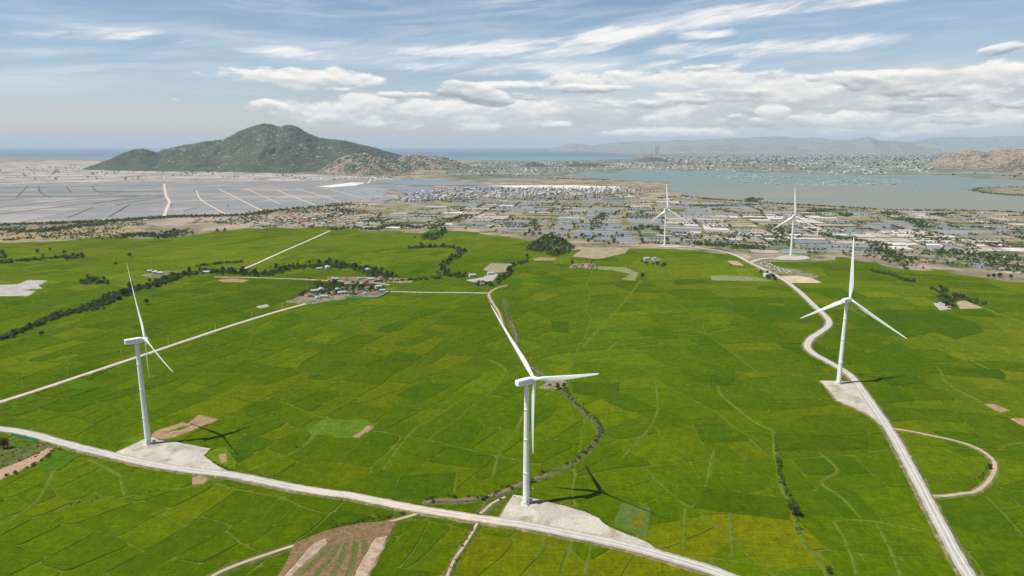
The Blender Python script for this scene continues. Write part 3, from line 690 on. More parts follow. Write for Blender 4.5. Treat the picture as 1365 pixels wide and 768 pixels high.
road('dirt_path', c8([(345, 520), (300, 535), (200, 562), (100, 585), (0, 607), (-90, 632), (-220, 672), (-420, 745), (-560, 830)]), 2.6, M_dirt, z=.95, skirt=.95, verge=2.6, sm=M_rough)
road('dirt_path', c8([(690, 455), (640, 480), (605, 510), (590, 522)]), 2.0, M_dirt, z=1.0, skirt=1.0, verge=3.0, sm=M_rough)
creek = [(672, 398), (676, 412), (680, 428), (688, 446), (689, 462), (696, 478), (712, 493), (733, 505), (748, 517), (762, 533), (780, 549), (794, 562), (800, 574), (796, 588), (782, 602), (770, 612), (752, 623), (730, 634), (708, 641), (690, 648), (672, 656), (655, 662), (630, 666), (608, 668), (585, 668), (562, 672)]
road('creek_bank', creek, 3.6, M_rough, z=.85, skirt=.85, verge=1.8, sm=M_rough, jit=1.2)
strip('creek', smooth_line(GP(creek[17:]), 8), 3.6, .93, two('creek_mud', (0.19, 0.12, 0.07), (0.12, 0.09, 0.045), .2, rough=.35, spec=.5), jit=.8)
strip('creek', smooth_line(GP(creek[2:8]), 8), 2.6, .93, MATS['creek_mud'], jit=.8)
for q, w in ((c9([(370, 195), (376, 230), (378, 280), (392, 350), (405, 420), (430, 470), (462, 545), (472, 600), (510, 660), (575, 745), (600, 800)]), 2.6), (c9([(-10, 470), (60, 495), (110, 400), (140, 275)]), 1.0), (c6([(150, 545), (175, 590), (230, 635), (300, 690), (372, 725), (375, 768)]), 1.6),
             (c5([(990, 395), (1090, 290), (1150, 225), (1190, 175), (1225, 130)]), 3.2), (c5([(860, 440), (940, 430), (1010, 410), (1080, 412), (1140, 370), (1220, 360), (1330, 335), (1420, 322)]), 2.2), (c6([(-10, 345), (60, 347), (120, 340), (180, 326), (245, 322)]), 2.0),
             (c6([(680, 245), (780, 300), (860, 365), (960, 445), (1028, 485), (1045, 525), (1110, 570), (1200, 612)]), 2.2), (c6([(1195, 235), (1260, 262), (1359, 298), (1450, 325)]), 2.6), (c6([(925, 145), (985, 168), (1040, 185)]), 3.0),
             (c6([(800, 245), (920, 330), (1010, 372), (1200, 470), (1280, 484)]), 1.0), (c8([(1145, 310), (1240, 210), (1290, 120), (1285, 20)]), 1.2), (c8([(210, 352), (320, 205), (420, 140), (520, 70)]), .9), (c8([(240, 460), (275, 376)]), 1.2), (c8([(485, 445), (500, 355)]), 1.0),
             (c8([(640, 385), (655, 330), (670, 285), (730, 200), (765, 130)]), 1.0), (c7([(0, 575), (60, 540), (150, 470), (220, 350)]), 1.6), (c7([(200, 525), (320, 480), (490, 460), (620, 432), (720, 425), (880, 390)]), 1.4), (c7([(490, 455), (480, 400), (470, 370), (350, 310)]), 1.2),
             (c7([(930, 360), (1000, 345), (1110, 300), (1180, 270), (1240, 212), (1225, 190)]), 1.8), (c5([(620, 440), (680, 470), (690, 500), (630, 575)]), 1.0), (c8([(815, 700), (850, 620)]), 1.4), (c8([(1005, 768), (1030, 650)]), 1.0), (c9([(20, 670), (25, 505)]), 1.0), (c9([(215, 700), (200, 520)]), 1.3), (c9([(60, 690), (200, 710), (380, 730)]), .8),
             (c9([(610, 555), (650, 620), (690, 720), (700, 790)]), .8), (c9([(780, 565), (830, 660), (880, 790)]), 1.2), (c9([(725, 550), (640, 460), (560, 400), (625, 355), (570, 295)]), .9), (c9([(610, 553), (725, 550), (955, 590)]), .8), (c9([(1210, 455), (1280, 530), (1359, 622)]), 1.0), (c9([(1275, 265), (1300, 250), (1420, 240)]), 1.0)):
    strip('bund', smooth_line(GP(q), 7), w*.85, .74, M_grass, skirt=.5, skirt_m=M_grass, verge=.2, jit=.7)
def pad(pts): sheet('turbine_pad', GP(pts, 1.23), 1.23, M_pad, ragged=.55, step=4, skirt=1.2, skirt_m=M_verge)
pad(c7([(440, 288), (510, 255), (575, 225), (600, 221), (640, 235), (700, 241), (828, 266), (803, 292), (850, 330), (905, 358), (840, 362), (700, 345), (560, 320)]))
pad(c8([(722, 448), (765, 454), (830, 468), (920, 492), (1000, 514), (1058, 540), (1080, 566), (1150, 596), (1250, 634), (1300, 672), (1200, 655), (1000, 622), (820, 590), (670, 556), (662, 545), (690, 500)]))
pad(c6([(555, 524), (610, 524), (690, 528), (722, 540), (770, 610), (830, 690), (858, 740), (836, 742), (800, 702), (740, 652), (660, 618), (622, 602), (592, 562)]))
pad([(1030, 346), (1036, 341.8), (1056, 339.6), (1076, 341.5), (1080, 345), (1060, 346.6)])
pad([(876, 329), (884, 325.8), (902, 326.4), (912, 328.6), (900, 330.4)])
# village yards
for q in (c4([(1130, 215), (1190, 190), (1250, 160), (1345, 172), (1355, 205), (1280, 215), (1215, 225)]), c5([(-10, 180), (60, 140), (150, 145), (215, 160), (225, 180), (185, 200), (80, 198), (0, 210)]), c5([(-10, 118), (120, 118), (330, 125), (320, 140), (150, 140), (-10, 130)]),
          c4([(560, 110), (640, 95), (700, 98), (690, 118), (600, 120)]), c2([(940, 672), (960, 655), (1040, 655), (1050, 674)]), c2([(1225, 642), (1295, 634), (1300, 644), (1250, 650)]), c5([(825, 555), (860, 530), (930, 525), (930, 545), (880, 565)])):
    patch_i[0] += 1; sheet('village_yard', GP(q), 1.0+patch_i[0]*.004, M_yard, ragged=1.5, step=8, skirt=.9)
# dry band between fields and salt pans
sheet('dry_field', GP([(-300, 325), (0, 308), (80, 305), (180, 301), (190, 310), (110, 318), (40, 321), (-300, 345)]), .4, two('straw', (0.30, 0.225, 0.12), (0.20, 0.16, 0.075), .012, c3=(0.10, 0.12, 0.04), s3=.03), ragged=10, step=40)
sheet('green_field', GP([(100, 320), (130, 316), (170, 315), (165, 319)]), .7, M_grass, ragged=3, step=20)

# ------------------------------------------------------------------ fish ponds and salt beds between the fields and the bay
pond_poly = GP([(430, 306), (470, 296), (500, 285), (520, 276), (600, 266), (700, 262), (830, 258), (880, 262), (905, 263), (950, 269.5), (1004, 272), (1072, 276), (1128, 279.5), (1200, 283), (1250, 284), (1306, 283.5), (1365, 286), (1500, 289), (1800, 296),
               (1800, 392), (1500, 380), (1365, 371), (1290, 359), (1200, 349), (1130, 340), (1060, 339), (1000, 338), (960, 330), (900, 326), (870, 325), (800, 326), (760, 318), (720, 316), (690, 314), (660, 311), (620, 303), (590, 304), (560, 307), (480, 306)])
sheet('dike_ground', pond_poly, 0.25, M_dike_land)
pond_m = [water_mat('pond_grey', (0.235, 0.22, 0.19), (0.20, 0.195, 0.175), .01, .32, .3, .08), M_pond_blue, water_mat('pond_dark', (0.085, 0.09, 0.08), (0.12, 0.12, 0.105), .01, .22, .4, .06),
          two('pond_pale', (0.56, 0.52, 0.48), (0.42, 0.385, 0.35), .02), two('pond_pink', (0.40, 0.33, 0.29), (0.31, 0.26, 0.22), .02), two('pond_dry', (0.28, 0.225, 0.15), (0.19, 0.17, 0.09), .02), two('pond_weed', (0.06, 0.085, 0.02), (0.11, 0.12, 0.04), .02),
          water_mat('pond_teal', (0.17, 0.215, 0.185), (0.20, 0.225, 0.195), .01, .3, .35)]
DARK_Z = GP([(1040, 344), (1020, 326), (1060, 300), (1130, 296), (1160, 312), (1200, 330), (1220, 350), (1130, 346)]); WHITE_Z = GP([(1090, 318), (1200, 304), (1340, 325), (1365, 335), (1290, 340), (1150, 330)]); WHITE_Z2 = GP([(900, 297), (1020, 280), (1140, 296), (1120, 318), (930, 322)])
def build_ponds():
    rn = random.Random(21); V, Fc, mi = [], [], []
    def target(c):
        d = c[1]; return (1500+1.6*(d-1500))*(1.0 if pn(c[0]/330, c[1]/330+4) < .08 else 2.3)
    a0 = math.atan2(*(np.array(G(1240, 350))-np.array(G(1100, 330)))[::-1])
    cells = plots([(-1500, 1250), (3600, 1250), (3600, 4800), (-1500, 4800)], lambda c: -.16+.10*float(pn(c[0]/900, c[1]/900)), target, lambda c: inpoly(c, pond_poly), 1.7, lambda A, r: r.choice([6, 9, 14]) if A > 30000 else r.choice([1.2, 1.6, 2.4]), .05, random.Random(8))
    for p, c in cells:
        q = inset(p)
        if not q or area_of(q) < 120: continue
        P = np.array([(a, b) for a, b, _ in q]); x = P[:, 0]+18*pn(P[:, 0]/240, P[:, 1]/240); y = P[:, 1]+18*pn(P[:, 0]/240+7, P[:, 1]/240)
        if not all(inpoly(w_, pond_poly) for w_ in zip(x, y)): continue
        if np.sum(x*np.roll(y, -1)-np.roll(x, -1)*y) < 0: x = x[::-1]; y = y[::-1]
        b = len(V); V += [(i, j, .6) for i, j in zip(x, y)]; Fc.append(tuple(range(b, b+len(x))))
        r = float(pn(c[0]/420+2, c[1]/420))+rn.gauss(0, .30)
        wz = inpoly(c, WHITE_Z) or (inpoly(c, WHITE_Z2) and rn.random() < .55)
        if wz: k = rn.choice([3, 3, 3, 4, 4, 0])
        elif inpoly(c, DARK_Z): k = rn.choice([2, 2, 1, 1, 7, 6])
        elif c[1] < 1560+.22*abs(c[0]-600) and rn.random() < .45: k = rn.choice([6, 5, 6, 1])
        elif r < -.30: k = rn.choice([1, 2, 0])
        elif r < .02: k = rn.choice([0, 0, 1, 7, 2, 6, 5])
        elif r < .34: k = rn.choice([0, 4, 5, 5, 0, 6, 5])
        else: k = rn.choice([3, 4, 0, 5, 4])
        mi.append(k)
    struct(mk('ponds', V, Fc, pond_m, mi=mi))
    return cells
pond_cells = build_ponds()

# ------------------------------------------------------------------ hills
def hill_mat(name, green, green2, rock, rock2, rock_amt):
    def fn(t, b, pos):
        a = t.n('ShaderNodeAttribute', attribute_name='rock').outputs['Fac']
        n = t.noise(pos, .012, 8, .68); n2 = t.noise(pos, .0035, 5, .6); n3 = t.noise(pos, .045, 5, .7)
        g = t.mix(t.step(n2, .35, .65), green, green2)
        g = t.mix(t.m('MULTIPLY', t.step(n3, .5, .62), .55), g, tuple(c*1.9 for c in green2))
        k = t.m('ADD', t.m('MULTIPLY', t.m('SUBTRACT', n, .5), 3.0), t.m('ADD', t.m('MULTIPLY', t.m('SUBTRACT', n3, .5), 2.2), a))
        k = t.step(k, .55, .95)
        r = t.mix(t.step(n3, .35, .7), rock2, rock)
        t.l(t.mix(t.m('MULTIPLY', k, rock_amt), g, r), b.inputs['Base Color'])
        b.inputs['Roughness'].default_value = .95; b.inputs['Specular IOR Level'].default_value = .05
        bump(t, b, t.m('ADD', n, n3), .9, 12.0)
    return mat(name, fn)
M_hill = hill_mat('scrub_hill', (0.043, 0.054, 0.034), (0.064, 0.073, 0.048), (0.33, 0.265, 0.20), (0.19, 0.155, 0.12), .9)
M_rock_hill = hill_mat('rock_hill', (0.050, 0.062, 0.028), (0.085, 0.085, 0.048), (0.40, 0.29, 0.20), (0.20, 0.145, 0.105), .9)
def hills(name, ridges, m, x0, x1, y0, y1, nx, ny, gully=.2, seed=0.0, rocky=0.0, big=0):
    """ridges: (silhouette in photo pixels, distance of the ridge line, depth of the near slope, depth of the far slope, rockiness)"""
    X = np.linspace(x0, x1, nx); Y = np.linspace(y0, y1, ny); gx, gy = np.meshgrid(X, Y)
    h = np.full(gx.shape, -6.0); rk = np.zeros(gx.shape)
    wx = gx+90*fbm(gx/700+seed, gy/700, 3); wy = gy+160*fbm(gx/600, gy/600+seed, 3)
    for pts, D, nearp, farp, rock in ridges:
        P = [at_depth(a, b, D) for a, b in pts]; px = [p[0] for p in P]; pz = [max(p[2], 0) for p in P]
        r = np.interp(.25*gx+.75*gx*D/np.maximum(gy, D-nearp), px, pz, left=0, right=0)
        t = (gy+(wy-gy)*np.clip(np.abs(gy-D)/500, .12, 1)-D); t = np.where(t < 0, -t/nearp, t/farp)
        reach = .35+.65*np.sqrt(np.clip(r/(max(pz)+1), 0, 1)); t = t/reach
        f = np.clip(1-t, 0, 1); f = f*f*(3-2*f)*.55+f**1.35*.45
        g = np.minimum(ridged(wx/330+seed, wy/900+seed*2, 4, .55)-.95, .12)
        hh = r*f*(1+gully*g*np.clip(t*3, 0, 1))+(fbm(gx/140+seed, gy/140, 4)*14*np.clip(t*4, .12, 1)+fbm(gx/45, gy/45+seed, 3)*(4+22*rock))*np.clip(f*2.5, 0, 1)*np.clip(r/60, 0, 1)
        if big: hh = hh+big*(ridged(gx/(900 if big < 50 else 1500)+seed, gy/1900, 5, .6)-.5)*np.clip(t*5, .1, 1)*np.clip(f*2.5, 0, 1)*np.clip(r/200, 0, 1)
        hh = np.where(f*r > .5, hh, -6)
        rk = np.where(hh > h, rock+.5*np.clip(g+.3, 0, 1)*(rock > .1), rk); h = np.maximum(h, hh)
    V = np.stack([gx, gy, h], -1).reshape(-1, 3); Fc = []
    hf = h.reshape(-1)
    for j in range(ny-1):
        for i in range(nx-1):
            a = j*nx+i
            if max(hf[a], hf[a+1], hf[a+nx], hf[a+nx+1]) > -5: Fc.append((a, a+1, a+nx+1, a+nx))
    o = struct(mk(name, V, Fc, m, smooth=True, attrs={'rock': rk.reshape(-1)}))
    return X, Y, h, rk
main_r = [(140, 226), (165, 216), (190, 209), (206, 205), (215, 203), (240, 195.5), (270, 190), (300, 186.5), (320, 175), (340, 168), (352, 165), (362, 166), (368, 168), (374, 170), (380, 167), (390, 167.5), (398, 170), (405, 175), (425, 184), (440, 186), (460, 188), (490, 195), (520, 203.5), (545, 212), (570, 219), (590, 226)]
left_r = [(112, 225), (128, 219), (150, 211), (165, 204), (178, 199.5), (190, 198), (200, 201), (210, 206), (226, 214), (245, 222)]
right_r = [(500, 224), (512, 218), (523, 213), (540, 208.5), (548, 209), (556, 206.5), (573, 209.5), (583, 209), (593, 210), (602, 212.5), (614, 217.5), (628, 222), (640, 226)]
spur_r = [(405, 240), (418, 233), (428, 227), (440, 220), (452, 214), (462, 210), (471, 206.5), (478, 208), (487, 206), (497, 210), (505, 211.5), (518, 217), (538, 226), (552, 232), (566, 238)]
HG = hills('hills', [(main_r, 7600, 1600, 1500, .12), (left_r, 7150, 700, 900, .08), (right_r, 7300, 600, 900, .45), (spur_r, 6150, 620, 900, .50)], M_hill, -4900, -150, 5000, 9300, 520, 400, .5, 1.3, big=26)
rr = [(1232, 226), (1245, 218), (1262, 208), (1275, 204.5), (1290, 202), (1303, 202.5), (1316, 204), (1328, 201), (1345, 200), (1352, 202), (1362, 199.5), (1380, 203), (1420, 212), (1460, 224)]
rr2 = [(1290, 241), (1310, 236), (1330, 224), (1348, 215), (1365, 210), (1390, 203), (1430, 200), (1500, 204), (1560, 222), (1590, 240)]
HR = hills('hills', [(rr, 8200, 900, 900, .68), (rr2, 6500, 800, 900, .45)], M_rock_hill, 3400, 7200, 5500, 9300, 380, 320, .45, 4.1, big=36)
small = [[(690, 226), (700, 219.5), (711, 215), (718, 216.5), (728, 220), (742, 226)], [(752, 222), (765, 218.5), (785, 217.5), (800, 219), (815, 223)], [(845, 219), (855, 211.5), (866, 209), (880, 210.5), (890, 214), (905, 220)]]
HS = hills('hills', [(small[0], 7900, 330, 500, .25), (small[1], 8300, 350, 500, .1), (small[2], 10600, 500, 700, .2)], M_hill, 0, 3000, 7200, 11800, 220, 260, .2, 2.2)
dune = [(-160, 222), (-100, 212), (-60, 209), (-20, 211), (5, 209), (22, 210.5), (38, 213), (60, 216)]
hills('hills', [(dune, 10500, 900, 900, .9)], M_rock_hill, -10500, -6000, 9400, 11600, 120, 60, .2, .4)
farA = [(880, 200), (905, 197), (940, 195.5), (975, 196.5), (1000, 195), (1040, 194), (1070, 194), (1085, 191), (1110, 191.5), (1130, 188), (1145, 187), (1156, 183), (1165, 186), (1176, 189), (1190, 188.5), (1205, 192), (1225, 197), (1250, 200)]
farB = [(735, 199.5), (752, 194.5), (765, 192.5), (775, 194), (790, 196), (810, 193), (830, 190), (850, 189), (875, 190.5), (900, 187), (925, 188.5), (950, 185.5), (990, 184), (1030, 182.5), (1060, 184.5), (1080, 183.5), (1110, 186), (1150, 190), (1190, 192), (1215, 189.5), (1240, 184.5), (1275, 182.5), (1310, 183.5), (1340, 182), (1400, 181.5), (1480, 181.5), (1600, 185), (1800, 191)]
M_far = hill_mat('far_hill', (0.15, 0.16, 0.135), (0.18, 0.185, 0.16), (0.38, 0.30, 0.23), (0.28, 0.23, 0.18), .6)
hills('hills', [(farA, 20000, 2300, 3000, .2), (farB, 30000, 3600, 4000, .1)], M_far, 300, 38000, 16500, 35500, 560, 220, .45, 5.2, big=70)

def boulders():
    rn = random.Random(91); b = MB(); n = 0
    for (X, Y, h, rk), amt in ((HG, 1200), (HR, 900)):
        got = 0
        while got < amt:
            i = rn.randrange(5, len(X)-5); j = rn.randrange(5, len(Y)-5)
            if h[j, i] < 15 or rk[j, i]+rn.gauss(0, .12) < .5: continue
            if float(pn(X[i]/160, Y[j]/160))+rn.gauss(0, .15) < .0: continue
            r = rn.choice((3, 4, 5, 7, 10))*rn.uniform(.7, 1.2); x = X[i]+rn.uniform(-5, 5); y = Y[j]+rn.uniform(-5, 5); z = h[j, i]+r*.25; rs = []
            for a, q in ((-.7, .75), (.1, 1.0), (.65, .7), (.95, .25)): rs.append([(x+r*q*rn.uniform(.75, 1.2)*math.cos(k*1.047), y+r*q*rn.uniform(.75, 1.2)*math.sin(k*1.047), z+r*a*rn.uniform(.8, 1.1)) for k in range(6)])
            f = rn.uniform(.75, 1.25); b.rings(rs, 0, (.42*f, .325*f, .235*f)); got += 1
    tag(b.build('boulders', attr_mat('boulder_rock', .95, .05, .1, .2), None, False, True), 'pale tan boulders strewn over the rocky ends of the hills', 'boulders', kind='stuff')
boulders()

# ------------------------------------------------------------------ the air
HAZE_DENSITY = 2.4e-5
def haze():
    m = bpy.data.materials.new('haze_air'); m.use_nodes = True; t = NT(m.node_tree)
    out = t.n('ShaderNodeOutputMaterial'); v = t.n('ShaderNodeVolumePrincipled')
    v.inputs['Color'].default_value = (0.70, 0.87, 1.0, 1); v.inputs['Density'].default_value = HAZE_DENSITY; v.inputs['Anisotropy'].default_value = 0.0
    t.l(v.outputs[0], out.inputs['Volume'])
    b = MB(); b.box(0, 36000, 353.5, 147000, 75000, 723)
    o = b.build('haze', m); o['kind'] = 'stuff'; o['label'] = 'thin pale air haze over the plain and the bay'; o['category'] = 'haze'
    o.display_type = 'WIRE'
haze()

# ------------------------------------------------------------------ wind turbines
def white_fn(t, b, pos):
    a = t.noise(t.v('MULTIPLY', pos, (1, 1, .045)), 2.2, 5, .65); d = t.noise(pos, .22, 4, .6)
    f = t.m('MULTIPLY', t.lin(a, .35, .75, 1.02, .84), t.lin(d, .3, .75, 1.02, .92))
    t.l(t.mix(1.0, (0.80, 0.80, 0.79), t.xyz(f, f, t.m('MULTIPLY', f, .985)), 'MULTIPLY'), b.inputs['Base Color']); b.inputs['Roughness'].default_value = .4; b.inputs['Specular IOR Level'].default_value = .4
M_white = mat('turbine_white', white_fn)
M_glass_white = plain('blade_white', (0.82, 0.83, 0.83), .32, .45, 0, .05, .5)
M_dark = plain('dark_metal', (0.06, 0.065, 0.07), .5, .4)
M_steel = plain('galvanised_steel', (0.42, 0.43, 0.43), .45, .5, .4)
M_conc = plain('concrete', (0.50, 0.48, 0.44), .9, .1, 0, .25, .8)
M_red = plain('red_lens', (0.5, 0.03, 0.02), .3, .5)
M_cab = plain('cabinet_grey', (0.33, 0.36, 0.35), .55, .3)
HUB, OVER, TILT, CONE, BL = 85.0, 6.35, 0.1083, 0.0205, 60.7
def turbine_meshes():
    P = {}
    def me(mb, name, m, smooth=False):
        o = mb.build(name, m, None, smooth); d = o.data; bpy.data.objects.remove(o); return d
    def lathe(mb, prof, n=40, m=0, axis='z'):
        rs = []
        for r, h in prof:
            rs.append([(r*math.cos(2*math.pi*k/n), r*math.sin(2*math.pi*k/n), h) if axis == 'z' else (r*math.sin(2*math.pi*k/n), h, r*math.cos(2*math.pi*k/n)) for k in range(n)])
        mb.rings(rs, m)
    b = MB(); lathe(b, [(3.6, -1.0), (3.6, .25), (3.5, .32), (2.75, .36), (2.7, .62), (2.2, .64)]); P['foundation'] = me(b, 'foundation', M_conc)
    b = MB(); prof = []
    for i in range(61):
        h = .5+i*(82.6-.5)/60; r = 2.2-(2.2-1.42)*(h/83)**1.1; prof.append((r, h))
        if i in (16, 33, 48): prof += [(r+.03, h+.02), (r+.03, h+.2), (r, h+.22)]
    lathe(b, prof, 48); P['tower'] = me(b, 'tower', M_white, True)
    b = MB()
    rs = []
    for k, (w, z0, z1) in enumerate(((1.0, 1.6, 3.9), (1.0, 1.6, 3.9))):
        y = -2.10-.12*k
        rs.append([(w*.5*(1 if 2 <= i <= 5 or 0 else 1)*math.copysign(abs(math.cos(a))**.6, math.cos(a)), y-.12, (z0+z1)/2+(z1-z0)/2*math.copysign(abs(math.sin(a))**.7, math.sin(a))) for i, a in enumerate([2*math.pi*q/16 for q in range(16)])])
    b.rings(rs); P['door'] = me(b, 'door', M_cab)
    b = MB()
    for k in range(6): b.box(0, -2.6-.26*(5-k), .75+k*.17-.3, 1.1, .3, .06)
    b.box(0, -2.6, 1.5, 1.3, .9, .06)
    for sx in (-.6, .6):
        b.tube([(sx, -4.1, .4), (sx, -4.1, 1.3)], [.03, .03], 6); b.tube([(sx, -2.9, 1.5), (sx, -2.9, 2.5)], [.03, .03], 6); b.tube([(sx, -4.1, 1.3), (sx, -2.9, 2.5), (sx, -2.25, 2.5)], [.03]*3, 6)
    P['stairs'] = me(b, 'stairs', M_steel)
    # nacelle: rounded box, axis along +Y, lower tail edge cut upwards
    b = MB(); rs = []
    for y, w, zt, zb in ((-8.0, 1.75, 1.85, -1.35), (-7.8, 1.92, 2.0, -1.55), (-5.0, 1.98, 2.04, -1.95), (-1.5, 2.0, 2.05, -2.1), (2.2, 2.0, 2.05, -2.15), (3.2, 1.92, 1.98, -2.05), (3.9, 1.72, 1.75, -1.8), (4.15, 1.5, 1.55, -1.6)):
        zc = (zt+zb)/2; hz = (zt-zb)/2
        rs.append([(w*math.copysign(abs(math.cos(a))**.18, math.cos(a)), y, zc+hz*math.copysign(abs(math.sin(a))**.18, math.sin(a))) for a in [-(2*math.pi*q/32) for q in range(32)]])
    b.rings(rs); P['nacelle'] = me(b, 'nacelle', M_white)
    b = MB(); b.box(0, -5.2, 2.06, 2.3, 2.6, .34, 0, bev=.1); b.box(0, -1.2, 2.12, 1.0, 1.0, .22, 0, bev=.06); P['cooler'] = me(b, 'cooler', M_white)
    for nm, w in (('vent', .8), ('vent_small', .45)):
        b = MB(); b.box(0, 0, .5, .05, w, .4)
        P[nm] = me(b, nm, M_cab)
    b = MB(); b.tube([(.7, -6.9, 1.7), (.7, -6.9, 3.3)], [.05, .04], 6); b.box(.7, -6.9, 3.3, .7, .05, .05); b.tube([(1.0, -6.9, 3.3), (1.0, -6.9, 3.55)], [.06, .1], 6); P['wind_vane'] = me(b, 'wind_vane', M_steel)
    b = MB(); lathe(b, [(.16, 0), (.2, .1), (.2, .35), (.08, .45)], 12); P['beacon'] = me(b, 'beacon', M_red)
    b = MB(); lathe(b, [(1.5, -2.35), (1.78, -2.1), (1.86, -1.2), (1.88, .2), (1.7, 1.0), (1.3, 1.65), (.8, 2.05), (.3, 2.25), (.02, 2.3)], 36, 0, 'y'); P['hub'] = me(b, 'hub', M_white, True)
    b = MB(); rs = []
    for i in range(49):
        s = i/48; s = s**.9; r = 1.2+(BL-1.2)*s
        ch = np.interp(s, [0, .03, .09, .16, .22, .4, .6, .8, .93, .98, 1], [2.3, 2.3, 2.9, 3.85, 4.05, 3.3, 2.45, 1.7, 1.2, .85, .12])
        th = np.interp(s, [0, .03, .09, .16, .22, .4, .7, 1], [1, 1, .7, .42, .33, .24, .19, .16])
        tw = R(np.interp(s, [0, .1, .25, .5, 1], [16, 15, 9, 4, 0])); le = np.interp(s, [0, .03, .2, 1], [.5, .5, .32, .30])
        yb = r*math.tan(CONE)+1.5*s**2.2; ring = []
        for q in range(24):
            a = 2*math.pi*q/24; cx = .5-.5*math.cos(a)            # 0 at the leading edge
            circ = .5*math.sin(a)
            foil = 2.2*(.2969*math.sqrt(cx)-.126*cx-.3516*cx**2+.2843*cx**3-.1015*cx**4)*math.copysign(1, math.sin(a)) if 0 < q < 24 and q != 12 else 0
            k = min(1, max(0, (1-th)/.6)); yy = ch*((circ*(1-k)*th)+foil*k*th*1.05)
            xx = ch*(cx-le)
            ring.append((xx*math.cos(tw)-yy*math.sin(tw), yb+xx*math.sin(tw)+yy*math.cos(tw), r))
        rs.append(ring)
    b.rings(rs); P['blade'] = me(b, 'blade', M_glass_white, True)
    return P
TM = turbine_meshes()
def child(name, me, parent, loc=(0, 0, 0), rot=None):
    o = bpy.data.objects.new(name, me); COL.objects.link(o); o.parent = parent; o.location = loc
    if rot is not None: o.rotation_euler = rot
    return o
def turbine(px, yaw, phase, label, z=1.23):
    x, y = G(*px, z*0); x, y = G(px[0], px[1], 0)
    t = empty('wind_turbine', (x, y, 1.0), -R(yaw)); tag(t, label, 'wind turbine', 'wind turbines on the plain')
    child('foundation', TM['foundation'], t)
    tw = child('tower', TM['tower'], t); child('door', TM['door'], tw, rot=(0, 0, R(75))); child('stairs', TM['stairs'], tw, rot=(0, 0, R(75)))
    nc = child('nacelle', TM['nacelle'], t, (0, 0, HUB)); [child('vent', TM[v_], nc, (sx*2.0, y, 0)) for sx in (-1, 1) for y, v_ in ((-4.3, 'vent'), (-1.9, 'vent_small'), (.8, 'vent_small'))]; child('cooler', TM['cooler'], nc); child('wind_vane', TM['wind_vane'], nc); child('beacon', TM['beacon'], nc, (-.8, -6.6, 1.9))
    hb = child('hub', TM['hub'], t, (0, OVER, HUB), (TILT, 0, R(0)))
    for k in range(3):
        o = child('blade', TM['blade'], t, (0, OVER, HUB)); o.rotation_euler = (Matrix.Rotation(TILT, 3, 'X') @ Matrix.Rotation(R(phase+120*k), 3, 'Y')).to_euler()
    return t
T_L = turbine((198, 593.5), 50.2, -17.9, 'white wind turbine on a gravel pad beside the gravel road, leftmost of the five')
T_C = turbine((701.3, 673.5), 52.9, -48.5, 'nearest and largest white wind turbine, with a dark car parked at its foot')
T_R = turbine((1117.6, 513), 51.1, -0.9, 'white wind turbine on a pad beside the bend of the winding gravel road')
T_F2 = turbine((1053.8, 342), 43.9, -4.1, 'white wind turbine at the end of the short pale spur beside the salt beds')
T_F1 = turbine((885.7, 328), 47.1, -4.2, 'farthest white wind turbine, where the winding gravel road ends by the fish ponds')
# what stands on the pads
def cabinet(px, rz, label):
    t = empty('transformer_cabinet', (*G(*px, 1.2), 1.22), rz); tag(t, label, 'cabinet')
    b = MB(); b.box(0, 0, .1, 2.4, 1.6, .2); b.build('plinth', M_conc, t)
    b = MB(); b.box(0, 0, 1.2, 2.1, 1.3, 2.0, bev=.05); b.build('cabinet_body', M_cab, t)
    b = MB(); b.box(0, 0, 2.27, 2.3, 1.5, .14, bev=.04); b.build('roof', M_cab, t)
    for sx in (-.5, .5):
        b = MB(); b.box(sx, -.67, 1.2, .9, .04, 1.7); d = b.build('door', M_steel, t)
        b = MB(); b.box(sx*.3, -.71, 1.2, .05, .05, .25); b.build('handle', M_dark, d)
    return t
cabinet((205.6, 590.3), .4, 'grey transformer cabinet behind the foot of the leftmost wind turbine')
cabinet((707.4, 669.5), .3, 'grey transformer cabinet beside the foot of the nearest wind turbine')
def mast(px, label):
    t = empty('met_mast', (*G(*px, 1.2), 1.2)); tag(t, label, 'mast')
    b = MB(); b.tube([(0, 0, 0), (0, 0, 6.5)], [.09, .06], 8); b.build('pole', M_steel, t)
    b = MB(); b.box(.22, 0, 5.2, .5, .3, .7, bev=.03); b.build('box', M_white, t)
    b = MB(); b.box(0, 0, 6.3, 1.2, .06, .06); b.build('crossarm', M_steel, t)
mast((709.8, 660.5), 'thin grey instrument pole behind the nearest wind turbine')
